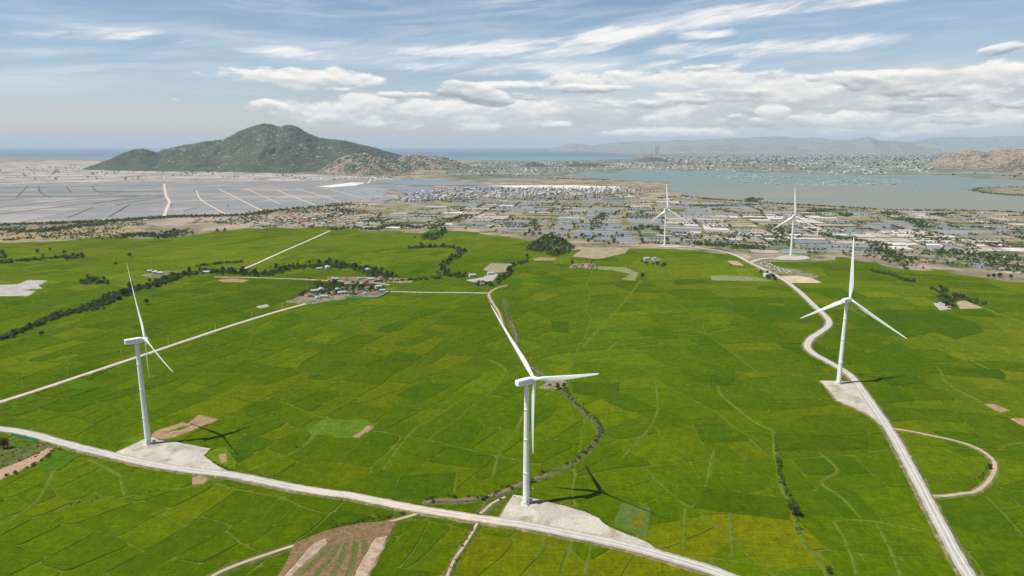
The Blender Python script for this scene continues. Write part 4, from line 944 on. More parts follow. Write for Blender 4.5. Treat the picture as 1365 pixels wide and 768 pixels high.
def car(px, rz):
    t = empty('parked_car', (*G(*px, 1.23), 1.24), rz); tag(t, 'dark blue car parked in the shadow beside the nearest wind turbine', 'car')
    mp = plain('car_paint', (0.035, 0.05, 0.10), .25, .6, .3, .05); mg = plain('car_glass', (0.03, 0.035, 0.04), .08, .6, 0, .02); mt = plain('tyre', (0.02, 0.02, 0.02), .9, .1); ml = plain('lamp', (0.7, 0.68, 0.62), .2, .6)
    b = MB(); pr = [(-2.15, .45, .80, .74), (-2.1, .36, .98, .82), (-1.2, .3, 1.03, .87), (.6, .3, 1.02, .87), (1.6, .32, .92, .84), (2.1, .4, .78, .74)]
    rs = []
    for x, z0, z1, w in pr: rs.append([(x, -w, z0), (x, w, z0), (x, w*1.0, (z0+z1)/2), (x, w*.93, z1), (x, -w*.93, z1), (x, -w, (z0+z1)/2)])
    b.rings(rs); b.build('body', mp, t)
    b = MB(); rs = [[(x, -w, 1.0), (x, w, 1.0), (x+d, w*.82, z), (x+d, -w*.82, z)] for x, w, z, d in ((-2.0, .76, 1.0, .3), (-1.6, .78, 1.48, .2), (0.0, .78, 1.50, -.1), (1.15, .76, 1.02, -.3))]
    b.rings(rs); c = b.build('cabin', mg, t)
    b = MB(); b.box(-.75, 0, 1.5, 1.6, 1.22, .05, bev=.02); b.build('roof', mp, c)
    for sx in (-1.3, 1.3):
        for sy in (-.82, .82):
            b = MB(); b.rings([[(sx+.33*math.cos(a), sy+d, .33+.33*math.sin(a)) for a in [2*math.pi*q/18 for q in range(18)]] for d in (-.1, .1)]); w = b.build('wheel', mt, t)
            b = MB(); b.rings([[(sx+.2*math.cos(a), sy+d, .33+.2*math.sin(a)) for a in [2*math.pi*q/12 for q in range(12)]] for d in (-.11, .11)]); b.build('rim', M_steel, w)
    for sy in (-.55, .55):
        b = MB(); b.box(2.08, sy, .68, .08, .3, .14); b.build('headlight', ml, t)
        b = MB(); b.box(-2.14, sy, .8, .06, .25, .16); b.build('tail_light', M_red, t)
car((719.6, 670.6), .55)

# ------------------------------------------------------------------ trees and shrubs
LEAF = {'dark': (0.056, 0.092, 0.018), 'mid': (0.080, 0.122, 0.022), 'olive': (0.108, 0.122, 0.032), 'palm': (0.078, 0.108, 0.030)}
M_bark = two('bark', (0.13, 0.10, 0.07), (0.20, 0.165, 0.125), 1.5)
def leaf_quads(rn, lobes, per, size, base, spread=.35):
    """many small leaf sprays through the volume of several lobes"""
    V, Fc, C = [], [], []
    for (cx, cy, cz, rx, ry, rz) in lobes:
        tone = rn.uniform(.72, 1.35)
        for _ in range(per):
            u = np.array([rn.gauss(0, 1) for _ in range(3)]); u /= np.linalg.norm(u)+1e-9; rad = rn.uniform(.45, 1.06)
            p = np.array([cx+u[0]*rx*rad, cy+u[1]*ry*rad, cz+u[2]*rz*rad])
            n = Vector(u+np.array([rn.gauss(0, .5) for _ in range(3)])).normalized(); a = n.orthogonal().normalized(); a.rotate(Matrix.Rotation(rn.uniform(0, 6.28), 3, n)); b = n.cross(a); s = size*rn.uniform(.55, 1.25)
            q = Vector(p); k = len(V)
            V += [tuple(q-a*s*.9), tuple(q+b*s*.5+n*s*.15), tuple(q+a*s), tuple(q-b*s*.55+n*s*.1)]
            Fc.append((k, k+1, k+2, k+3)); f = tone*rn.uniform(1-spread, 1+spread)
            C.append(tuple(min(.2, c*f*(1+rn.uniform(-.12, .12))) for c in base))
    return V, Fc, C
def keep_mesh(o): d = o.data; bpy.data.objects.remove(o); return d
TREES = {}
def make_tree_kind(key, h, w, base, seed, nl=9, per=70, size=.62, crown0=.28, lean=.0):
    rn = random.Random(seed); lobes = []
    for i in range(nl):
        a = rn.uniform(0, 6.28); zz = rn.uniform(crown0+.1, .88); rr_ = w*.5*rn.uniform(.25, .72)*math.sin(min(1, max(.25, (1.05-zz)*1.6))*1.57)
        lobes.append((math.cos(a)*rr_+lean*zz*h, math.sin(a)*rr_, zz*h, w*rn.uniform(.17, .30), w*rn.uniform(.17, .30), h*rn.uniform(.11, .19)))
    lobes.append((lean*h*.7, 0, h*.6, w*.28, w*.28, h*.24))
    V, Fc, C = leaf_quads(rn, lobes, per, size, base)
    cm = keep_mesh(mk('crown', V, Fc, M_leaf, col=C))
    b = MB(); b.tube([(0, 0, -.8), (.05, 0, h*.18), (lean*h*.4+.12, .05, h*.42), (lean*h*.7, 0, h*.74)], [w*.045, w*.034, w*.024, .05], 7)
    for L in lobes[:5]: b.tube([(lean*h*.3, 0, h*.30), (L[0]*.5, L[1]*.5, (h*.32+L[2])*.52), L[:3]], [w*.022, w*.014, .03], 5)
    TREES[key] = (keep_mesh(b.build('trunk', M_bark, None, True)), cm, h)
make_tree_kind('dark_a', 8.5, 9.0, LEAF['dark'], 1); make_tree_kind('dark_b', 10, 8.0, LEAF['dark'], 2, lean=.05); make_tree_kind('mid_a', 7.5, 8.5, LEAF['mid'], 3)
make_tree_kind('mid_b', 9.5, 7.0, LEAF['mid'], 4, nl=8); make_tree_kind('olive', 7, 7.5, LEAF['olive'], 5, nl=8, per=60)
def make_palm(key, h, seed):
    rn = random.Random(seed); V, Fc, C = [], [], []
    for i in range(17):
        a = i*2.4+rn.uniform(-.2, .2); up = rn.uniform(-.2, 1.0); L = rn.uniform(3.2, 4.4); prev = None; N = 7; f = rn.uniform(.7, 1.35)
        for k in range(N+1):
            s = k/N; r = L*s*(.95-.18*s); z = h+L*(up*.55*s-.75*s*s); wd = .62*math.sin(math.pi*min(1, s*.85+.12))+.03
            c = (r*math.cos(a), r*math.sin(a), z); o = (-math.sin(a)*wd, math.cos(a)*wd); i0 = len(V)
            V += [(c[0]+o[0], c[1]+o[1], z-.35*wd), (c[0], c[1], z), (c[0]-o[0], c[1]-o[1], z-.35*wd)]
            if k: Fc += [(i0-3, i0-2, i0+1, i0), (i0-2, i0-1, i0+2, i0+1)]; C += [tuple(c_*f for c_ in LEAF['palm'])]*2
    cm = keep_mesh(mk('crown', V, Fc, M_leaf, col=C))
    b = MB(); b.tube([(0, 0, -.6), (.25, .05, h*.35), (.3, .1, h*.7), (0, 0, h)], [.26, .19, .16, .15], 7); TREES[key] = (keep_mesh(b.build('trunk', M_bark, None, True)), cm, h)
make_palm('palm_a', 9, 6); make_palm('palm_b', 11, 7)
def make_shrub(key, base, seed):
    rn = random.Random(seed); lobes = [(rn.uniform(-.8, .8), rn.uniform(-.8, .8), rn.uniform(.5, 1.3), rn.uniform(.6, 1.0), rn.uniform(.6, 1.0), rn.uniform(.5, .8)) for _ in range(5)]
    V, Fc, C = leaf_quads(rn, lobes, 45, .3, base); TREES[key] = (None, keep_mesh(mk('shrub', V, Fc, M_leaf, col=C)), 2)
make_shrub('shrub_a', LEAF['dark'], 8); make_shrub('shrub_b', LEAF['olive'], 9)
n_tree = [0]
def plant(xy, key, sc, label, group=None, z=.55, cat='tree', name='tree'):
    tr, cr, h = TREES[key]; n_tree[0] += 1
    if tr is None:
        o = bpy.data.objects.new('shrub', cr); COL.objects.link(o); o.location = (*xy, z); o.rotation_euler = (0, 0, rnd.uniform(0, 6.28)); o.scale = (sc*rnd.uniform(.85, 1.2), sc*rnd.uniform(.85, 1.2), sc)
        return tag(o, label, 'shrub', group)
    t = empty('palm_tree' if key.startswith('palm') else 'tree', (*xy, z), rnd.uniform(0, 6.28)); t.scale = (sc*rnd.uniform(.88, 1.15), sc*rnd.uniform(.88, 1.15), sc)
    tag(t, label, 'palm tree' if key.startswith('palm') else 'tree', group)
    child('trunk', tr, t); child('crown', cr, t)
    return t
DESC = {'dark_a': 'broad dark green tree', 'dark_b': 'tall dark green tree', 'mid_a': 'broad mid green tree', 'mid_b': 'upright mid green tree', 'olive': 'small olive green tree', 'palm_a': 'short coconut palm', 'palm_b': 'tall coconut palm', 'shrub_a': 'dark green shrub', 'shrub_b': 'olive green shrub'}
def grove(line, n, where, keys=('dark_a', 'dark_b', 'mid_a', 'mid_b', 'olive'), spread=6.0, sc=(.7, 1.2), z=.55, area=False):
    """n trees along a line of photo places (or inside it, area=True), all told as trees of that place"""
    if area:
        P = GP(line); xs = [p[0] for p in P]; ys = [p[1] for p in P]; pts = []
        for _ in range(4000):
            p = (rnd.uniform(min(xs), max(xs)), rnd.uniform(min(ys), max(ys)))
            if inpoly(p, P): pts.append(p)
            if len(pts) == n: break
    else:
        L = smooth_line(GP(line), 10) if len(line) > 1 else GP(line); cum = [0]
        for i in range(1, len(L)): cum.append(cum[-1]+math.hypot(L[i][0]-L[i-1][0], L[i][1]-L[i-1][1]))
        pts = []
        for k in range(n):
            d = (k+rnd.uniform(.1, .9))/n*cum[-1]; i = max(j for j in range(len(cum)) if cum[j] <= d); i = min(i, len(L)-2) if len(L) > 1 else 0
            p = L[i] if len(L) == 1 else np.array(L[i])+(np.array(L[i+1])-np.array(L[i]))*((d-cum[i])/(cum[i+1]-cum[i]+1e-6)); pts.append((p[0]+rnd.gauss(0, spread), p[1]+rnd.gauss(0, spread)))
    for p in pts:
        k = rnd.choice(keys); s = rnd.uniform(*sc); kind = DESC[k]
        plant(p, k, s, '%s %s' % (kind, where), '%ss %s' % (kind, where), z)
grove(c4([(0, 365), (40, 350), (110, 320), (200, 285), (280, 255), (380, 230), (440, 205)]), 24, 'in the hedge line along the far left stream', sc=(.4, .85), spread=3.5)
grove(c4([(400, 228), (450, 200), (520, 170), (600, 150), (650, 132), (700, 115)]), 26, 'in the thick tree belt behind the leftmost turbine', sc=(.8, 1.3), spread=7)
grove(c4([(720, 110), (760, 102), (850, 98), (920, 100), (980, 108)]), 18, 'in the tree row where the straight sandy track begins', sc=(.8, 1.25), spread=7)
grove(c4([(985, 108), (1060, 105), (1120, 80), (1200, 72), (1280, 68), (1359, 72)]), 24, 'in the coconut grove on the left half of the plain', ('palm_a', 'palm_b', 'dark_b', 'mid_b'), spread=9, sc=(.9, 1.3))
grove(c5([(0, 62), (60, 75), (110, 78), (160, 95), (200, 110), (235, 118)]), 18, 'north of the hamlet yard', ('palm_a', 'dark_a', 'dark_b', 'mid_a'), spread=7, sc=(.9, 1.3))
grove(c4([(1215, 140), (1260, 152), (1320, 150), (1359, 160), (1420, 165), (1500, 172)]), 14, 'among the hamlet houses', ('palm_a', 'palm_b', 'dark_a', 'mid_b'), spread=7, sc=(.8, 1.15), z=.9)
grove(c4([(0, 60), (20, 20), (30, 60), (160, 45), (165, 15), (250, 22), (270, 45), (330, 30), (310, 48), (150, 55)]), 18, 'in the scattered copse at the upper left', sc=(.8, 1.25), spread=6)
grove(c4([(300, 148), (330, 118), (420, 120), (432, 148)]), 9, 'in the lone clump beside the pale pond', ('dark_a', 'mid_a', 'olive'), sc=(.75, 1.0), area=True)
grove(c2([(768, 600), (800, 580), (840, 545), (900, 555), (965, 590), (940, 610), (880, 630), (840, 610)]), 30, 'in the dense grove at the middle edge of the rice fields', ('dark_a', 'dark_b', 'mid_b'), area=True, sc=(.75, 1.15))
grove(c2([(312, 596), (360, 592), (420, 590), (480, 592), (515, 605), (500, 625), (470, 645), (450, 670), (448, 695)]), 22, 'in the winding tree row in the middle distance', spread=4.5, sc=(.8, 1.2))
grove(c2([(470, 690), (500, 700), (525, 705)]), 5, 'by the netted plots', spread=6)
grove(c2([(372, 545), (400, 560), (430, 540), (455, 520)]), 8, 'in the clump at the pond edge', ('dark_a', 'dark_b'), spread=7, sc=(.9, 1.3))
grove(c2([(655, 735), (690, 705), (710, 690), (730, 660), (770, 648), (790, 630)]), 11, 'along the creek north of the netted plots', spread=4)
grove(c2([(942, 668), (960, 655), (1000, 655), (1050, 668)]), 8, 'around the farmhouse in the central fields', ('palm_a', 'palm_b', 'dark_a'), spread=4)
grove(c2([(1212, 650), (1240, 655), (1280, 662), (1330, 672)]), 7, 'in the hedge by the pale farm plot', ('dark_a', 'mid_a'), spread=3)
plant(G(856, 371), 'dark_a', 1.15, 'lone broad dark tree at the top of the long straight bund')
grove(c3([(360, 660), (385, 668), (410, 690), (432, 672)]), 6, 'by the house where the pale spur leaves the road', spread=4, sc=(.8, 1.1))
grove(c3([(782, 652), (830, 660), (870, 668), (905, 685), (940, 692)]), 9, 'in the broken row right of the salt beds', sc=(.5, .9), spread=2.5)
grove(c6([(1030, 165), (1045, 185), (1060, 215), (1045, 240), (1090, 215), (1130, 205), (1170, 220)]), 11, 'around the sandy yard on the right', ('palm_a', 'dark_a', 'dark_b', 'olive'), spread=4, sc=(.8, 1.15))
grove(c3([(1238, 682), (1265, 675), (1300, 682)]), 5, 'in the small clump near the right edge', ('dark_a',), spread=4)
grove(c1_([(490, 555), (530, 545), (590, 545), (640, 555), (680, 530), (720, 528)]), 10, 'at the left edge of the upper rice field', ('dark_a', 'mid_a'), sc=(.9, 1.35))
grove(c1_([(850, 530), (885, 528), (890, 522)]), 3, 'alone inside the upper rice field', ('mid_a',), spread=4)
for px, k, s, lab in (((196, 406), 'dark_a', 1.05, 'round dark tree alone in the paddies right of the leftmost rotor'), ((56, 448), 'dark_a', .75, 'small dark tree alone in the paddies near the left edge'), ((173, 343), 'mid_a', 1.2, 'flat mid green tree alone above the leftmost turbine'), ((155, 354), 'dark_a', .8, 'low dark tree alone just left of the leftmost blade tip'),
                      ((1059, 688), 'olive', 1.1, 'large bushy olive tree on the ditch at the lower right'), ((1056, 681), 'mid_a', .9, 'mid green tree leaning against the olive tree at the lower right'), ((1104, 765), 'olive', .6, 'small olive tree at the bottom edge of the photo'), ((1319, 626), 'mid_a', .55, 'small green tree on the curved path at the right'),
                      ((5, 600), 'dark_a', 1.15, 'big dark tree beside the gravel road at the left edge'), ((-9, 594), 'dark_b', 1.0, 'dark tree half cut off by the left edge'), ((744, 520), 'dark_a', .7, 'dark tree over the brown hut on the creek'), ((752, 519), 'dark_b', .6, 'narrow dark tree right of the hut on the creek')):
    plant(G(*px), k, s, lab)
def shrubs(line, n, where, keys=('shrub_a', 'shrub_b'), spread=1.5, sc=(.6, 1.3), z=.85): grove(line, n, where, keys, spread, sc, z)
shrubs(creek[7:17], 46, 'on the bank of the curving creek', sc=(.5, 1.15)); shrubs(creek[17:], 16, 'beside the muddy lower creek', spread=3); shrubs(creek[1:7], 14, 'along the upper creek', sc=(.5, 1.0))
shrubs(c9([(388, 290), (392, 330), (400, 370), (412, 410), (430, 450)]), 16, 'on the overgrown ditch at the lower right', spread=1.4, sc=(.6, 1.3))
shrubs(c7([(20, 380), (65, 362), (128, 340), (186, 302), (230, 272)]), 9, 'beside the pink earth track at the left', spread=1.2, sc=(.8, 1.3))
shrubs(c7([(1170, 265), (1190, 268)]), 2, 'on the bund right of the leftmost pad', spread=.5)
shrubs(c8([(30, 580), (120, 555), (240, 530), (300, 520)]), 12, 'along the dirt path by the ploughed plot', spread=2.0, sc=(.4, .9))
shrubs(c8([(470, 745), (500, 700), (545, 620), (560, 570)]), 12, 'beside the narrow path below the main road', spread=1.5, sc=(.3, .7))
shrubs(c7([(205, 525), (320, 480), (420, 470), (520, 455), (640, 432)]), 18, 'on the grassy bund below the leftmost pad', spread=.9, sc=(.25, .6))
shrubs(c8([(610, 470), (640, 460), (690, 455)]), 8, 'beside the centre pad', spread=3, sc=(.4, .8))
shrubs(c9([(1170, 400), (1200, 370), (1215, 345)]), 7, 'on the curved path at the right', spread=1, sc=(.4, .8))
shrubs(c6([(560, 545), (590, 590), (620, 605)]), 7, 'on the rim of the right pad', spread=1, sc=(.3, .7))

# ------------------------------------------------------------------ growth nobody could count: hedge undergrowth, far trees
def clumps(name, items, label, cat, quads=14, seed=1, tones=((0.062, 0.102, 0.022), (0.082, 0.124, 0.026), (0.105, 0.125, 0.036))):
    """items: (x, y, radius, height). One object of many small leaf sprays."""
    rs = np.random.RandomState(seed); n = len(items); it = np.array(items, float); N = n*quads
    c = np.repeat(it, quads, 0); u = rs.normal(size=(N, 3)); u /= np.linalg.norm(u, axis=1)[:, None]; u[:, 2] = np.abs(u[:, 2])*1.0-.15
    rad = rs.uniform(.35, 1.05, N)[:, None]; p = np.stack([c[:, 0], c[:, 1], c[:, 3]*.42+.3], -1)+u*rad*np.stack([c[:, 2], c[:, 2], c[:, 3]*.6], -1)
    nrm = u+rs.normal(size=(N, 3))*.45; nrm /= np.linalg.norm(nrm, axis=1)[:, None]
    a = np.cross(nrm, rs.normal(size=(N, 3))); a /= np.linalg.norm(a, axis=1)[:, None]; b = np.cross(nrm, a); s = (c[:, 2]*rs.uniform(.35, .75, N))[:, None]
    V = np.stack([p-a*s, p+b*s*.7+nrm*s*.2, p+a*s, p-b*s*.7], 1).reshape(-1, 3)
    me = bpy.data.meshes.new(name); me.vertices.add(len(V)); me.vertices.foreach_set('co', V.astype(np.float32).ravel())
    me.loops.add(N*4); me.loops.foreach_set('vertex_index', np.arange(N*4, dtype=np.int32)); me.polygons.add(N); me.polygons.foreach_set('loop_start', np.arange(0, N*4, 4, dtype=np.int32))
    me.update(); me.materials.append(M_leaf)
    at = me.attributes.new('col', 'FLOAT_COLOR', 'FACE'); t = np.array(tones)[rs.randint(0, len(tones), n)]*rs.uniform(.7, 1.3, n)[:, None]; t = np.repeat(t, quads, 0)*rs.uniform(.75, 1.25, N)[:, None]
    at.data.foreach_set('color', np.concatenate([t, np.ones((N, 1))], 1).astype(np.float32).ravel())
    o = bpy.data.objects.new(name, me); COL.objects.link(o); return tag(o, label, cat, kind='stuff')
def along(line, n, spread, r=(1.2, 2.6), hr=(.8, 1.3), rn=rnd, px=True):
    L = smooth_line(GP(line) if px else line, 8); out = []
    for _ in range(n):
        i = rn.randrange(len(L)-1); t = rn.random(); p = L[i]+(np.array(L[i+1])-np.array(L[i]))*t; q = rn.uniform(*r); out.append((p[0]+rn.gauss(0, spread), p[1]+rn.gauss(0, spread), q, q*rn.uniform(*hr)*1.5))
    return out
def within(poly, n, r=(2, 4), clump=0.0, scale=200, rn=rnd):
    P = GP(poly); xs = [p[0] for p in P]; ys = [p[1] for p in P]; out = []
    for _ in range(n*30):
        p = (rn.uniform(min(xs), max(xs)), rn.uniform(min(ys), max(ys)))
        if not inpoly(p, P): continue
        if clump and float(pn(p[0]/scale, p[1]/scale))+rn.gauss(0, .12) < clump-.3: continue
        q = rn.uniform(*r); out.append((*p, q, q*rn.uniform(1.1, 1.9)))
        if len(out) >= n: break
    return out
hedge = []
for q, n, sp in ((c4([(0, 365), (40, 350), (110, 320), (200, 285), (280, 255), (380, 230), (440, 205)]), 130, 3.0), (c4([(380, 230), (450, 200), (520, 172), (600, 150), (650, 132), (700, 115)]), 260, 8), (c4([(700, 112), (760, 104), (850, 98), (920, 100), (985, 110)]), 150, 7),
                 (c4([(985, 108), (1060, 105), (1120, 85), (1200, 78), (1280, 72), (1359, 78)]), 170, 9), (c5([(0, 68), (60, 78), (110, 82), (160, 100), (200, 115), (235, 120)]), 150, 8), (c4([(0, 62), (30, 60), (160, 48), (250, 40), (310, 45)]), 110, 7), (c2([(312, 596), (360, 592), (420, 590), (480, 592), (515, 605), (500, 625), (470, 645), (450, 670), (448, 695)]), 150, 4.5),
                 (c2([(448, 695), (480, 705), (528, 705)]), 40, 7), (c2([(365, 548), (400, 560), (430, 540), (455, 520)]), 70, 9), (c2([(655, 735), (690, 705), (710, 690), (730, 660), (770, 648)]), 60, 3), (c4([(200, 590/2.2), (300, 258), (400, 240)]), 20, 3), (c6([(1030, 165), (1045, 200), (1060, 235)]), 40, 5), (c6([(1080, 190), (1130, 205), (1185, 225)]), 40, 3),
                 (c3([(782, 652), (830, 660), (870, 668), (905, 685), (940, 692)]), 40, 2), (c2([(575, 740), (600, 735), (640, 742)]), 30, 4), (c4([(210, 285), (300, 258), (330, 240)]), 20, 2), (c5([(130, 140), (240, 135), (330, 130), (440, 122)]), 30, 1.5), (c4([(780, 75), (860, 65), (960, 58)]), 30, 2)):
    hedge += along(q, int(n*1.35), sp*1.1, (1.3, 3.6))
hedge += within(c2([(766, 600), (800, 578), (840, 545), (900, 553), (968, 590), (940, 612), (880, 632), (840, 612)]), 420, (2, 3.8)); hedge += within(c4([(300, 148), (330, 118), (420, 120), (432, 148)]), 70, (1.5, 2.8))
hedge += within(c4([(1170, 195), (1215, 165), (1345, 160), (1355, 190), (1280, 190)]), 110, (1.4, 3.2)); hedge += within(c5([(-10, 165), (60, 138), (150, 142), (215, 160), (200, 185), (80, 190)]), 150, (1.2, 3.0))+within(c5([(-60, 150), (30, 130), (60, 150), (20, 175), (-60, 180)]), 80, (1.4, 3.2))
clumps('undergrowth', hedge, 'dark green undergrowth filling the tree rows and hedges between the rice fields', 'undergrowth', 22, 4)
low = along(creek[1:17], 420, 1.7, (.4, 1.1), (.4, .8)) + along(creek[16:], 220, 2.6, (.4, 1.0), (.3, .7)) + along(c9([(378, 240), (392, 350), (412, 410), (440, 470), (462, 545), (480, 610)]), 110, 1.0, (.4, .9)) + along(roadA, 200, 5.2, (.3, .7), (.2, .5))
low += along([(668, 697), (700, 702), (760, 714), (830, 730), (890, 746)], 120, 5.0, (.3, .7), (.2, .5)) + within(c7([(-100, 255), (60, 225), (230, 250), (180, 300), (60, 350), (-100, 380)]), 130, (.4, 1.0))
low += along([(1300, 780), (1245, 683), (1209, 615), (1170, 550)], 130, 5.5, (.3, .7), (.2, .5)) + along([(0, 541), (120, 500), (300, 440), (412, 406)], 130, 3.5, (.4, .9), (.3, .6)) + along([(1108, 488), (1076, 462), (1094, 442), (1104, 430), (1065, 388)], 100, 5.5, (.3, .9), (.2, .5))
low += along(c8([(0, 590), (100, 565), (200, 545), (320, 515)]), 120, 2.5, (.4, .9), (.3, .6)) + along(c8([(460, 760), (500, 700), (545, 620), (560, 570)]), 90, 1.5, (.4, .8), (.3, .6))
for q in (c7([(440, 290), (510, 257), (575, 226), (640, 235), (700, 241), (826, 266), (806, 292), (850, 328), (905, 356)]), c8([(690, 500), (722, 450), (830, 468), (920, 492), (1000, 514), (1058, 540), (1080, 566), (1150, 596), (1250, 634)]), c6([(592, 562), (555, 526), (610, 525), (690, 530)]), c6([(592, 562), (622, 602), (660, 618), (740, 652), (800, 702), (836, 742)])):
    low += along(q, 70, 1.1, (.3, .9), (.25, .6))
for k in range(5):
    a = c7([(1300+k*34, 655-k*6), (1180+k*62, 768+k*6)]); low += along([a[0], ((a[0][0]+a[1][0])/2+2, (a[0][1]+a[1][1])/2), a[1]], 85, .55, (.35, .75), (.4, .7))
low += along(c7([(1160, 790), (1225, 690), (1300, 640)]), 40, 1.2, (.3, .6))
clumps('weeds', low, 'olive weeds and low brush along the roads, ditches and creek banks', 'weeds', 14, 9, ((0.072, 0.104, 0.018), (0.095, 0.11, 0.028), (0.055, 0.092, 0.014), (0.12, 0.115, 0.04)))
far = []
rn = random.Random(31)
for p, c in pond_cells:                                            # dike growth among the ponds
    if float(pn(c[0]/260, c[1]/260+9)) > -.06:
        for k in range(len(p)):
            if rn.random() < .36:
                a, b = p[k], p[(k+1) % len(p)]; m_ = rn.choice((5, 11, 20))
                for _ in range(m_): t = rn.random(); q = rn.uniform(1.0, 2.9); far.append((a[0]+(b[0]-a[0])*t+rn.gauss(0, 1.5), a[1]+(b[1]-a[1])*t+rn.gauss(0, 1.5), q, q*rn.uniform(1.1, 2)))
for q, n, sp in ((c2([(400, 520), (460, 490), (520, 470), (560, 465)]), 160, 14), (c2([(1030, 520), (1060, 480), (1080, 460)]), 120, 14), (c2([(1190, 525), (1250, 510), (1310, 530)]), 120, 12), (c2([(800, 480), (810, 500), (800, 540)]), 50, 10), (c3([(800, 545), (840, 570), (880, 600), (920, 640)]), 160, 14), (c3([(420, 480), (460, 510), (480, 560)]), 130, 14), (c3([(130, 550), (200, 555), (300, 560), (380, 570)]), 150, 12),
                 (c3([(600, 515), (680, 530), (790, 545)]), 100, 10), (c3([(1000, 590), (1100, 580), (1200, 600), (1360, 610)]), 220, 26), (c3([(60, 405), (200, 408), (380, 402)]), 150, 8), (c3([(0, 380), (80, 372), (160, 380), (260, 388), (420, 398), (560, 406), (700, 414), (900, 425), (1100, 425), (1365, 432)]), 420, 10), (c3([(900, 440), (960, 475), (1000, 490)]), 90, 10),
                 (c1_([(0, 505), (200, 498), (420, 490), (560, 480), (700, 470), (850, 468), (1000, 462), (1100, 445), (1359, 425)]), 1150, 20), (c1_([(0, 520), (160, 530), (250, 515), (400, 500)]), 420, 18), (c1_([(490, 550), (560, 540), (650, 550), (720, 528)]), 330, 16), (c1_([(0, 565), (150, 555), (300, 545), (480, 555)]), 60, 10), (c2([(180, 520), (260, 505), (340, 515)]), 110, 12), (c2([(0, 520), (100, 515), (200, 525)]), 70, 10),
                 (c1_([(60, 285), (180, 282), (310, 270)]), 90, 30), (c1_([(780, 290), (900, 285), (1000, 288), (1100, 300), (1200, 300)]), 200, 30), (c2([(820, 318), (960, 322), (1090, 325)]), 260, 20), (c2([(240, 310), (330, 305), (480, 300)]), 160, 30), (c3([(1172, 350), (1230, 360), (1300, 366), (1365, 370)]), 150, 12), (c3([(1172, 350), (1210, 341), (1300, 338), (1365, 337)]), 110, 12)):
    far += along(q, n, sp, (2.0, 4.2), rn=rn)
far += within(c3([(540, 425), (600, 418), (660, 422), (600, 432), (545, 433)]), 90, (2.5, 4)) + within(c3([(310, 385), (350, 378), (388, 384), (350, 394)]), 80, (3, 5)) + within(c3([(665, 440), (700, 434), (730, 442), (700, 450)]), 60, (2, 4)) + within(c3([(810, 434), (850, 428), (905, 436), (860, 444)]), 70, (2, 4)) + within(c3([(1000, 440), (1050, 434), (1090, 440), (1050, 448)]), 60, (2, 4))
far += within(c1_([(820, 470), (1050, 462), (1359, 420), (1400, 500), (1250, 515), (1000, 515), (860, 500)]), 420, (2, 4), .2, 150) + within(c2([(-10, 420), (100, 415), (220, 440), (200, 490), (60, 505), (-10, 500)]), 260, (2, 4), .2, 150)
far += within([(510, 268), (560, 258), (640, 250), (830, 249), (880, 256), (830, 264), (640, 268)], 800, (2.0, 3.8)) + within([(430, 304), (520, 278), (700, 264), (900, 266), (1365, 290), (1365, 368), (1060, 338), (700, 312)], 500, (1.4, 3.0), .42, 260)
far += within([(1060, 337), (1200, 346), (1290, 356), (1365, 367), (1500, 372), (1500, 352), (1365, 346), (1250, 340), (1150, 334)], 260, (1.2, 3.2), .25, 120)
far += within(c1_([(0, 520), (250, 512), (560, 490), (600, 520), (480, 560), (0, 560)]), 380, (1.5, 3.2), .25, 140)
clumps('distant_trees', far, 'dark green trees and mangroves scattered along the dikes, villages and shores beyond the rice fields', 'distant trees', 13, 12)
city = []
for q, n, r in (([(860, 227), (856, 206), (905, 204.5), (1250, 204.5), (1420, 207), (1800, 212), (1800, 244), (1365, 239), (1235, 232.6), (1057, 230.6), (986, 228.4)], 1700, (7, 15)), ([(600, 236), (606, 222), (645, 215.5), (760, 216), (840, 213), (870, 216), (880, 225), (830, 226), (760, 230.5), (730, 236)], 750, (4, 9))):
    city += within(q, n, r, .1, 900, rn)
city += within([(862, 212), (1250, 208), (1250, 222), (900, 222)], 240, (12, 20), .3, 900, rn)+ within([(0, 226), (120, 222), (200, 226), (400, 235), (420, 240), (0, 240)], 130, (4, 10), .35, 500, rn)
clumps('distant_trees', city, 'grey green far trees mingled with the city and the shore villages across the bay', 'distant trees', 9, 14)

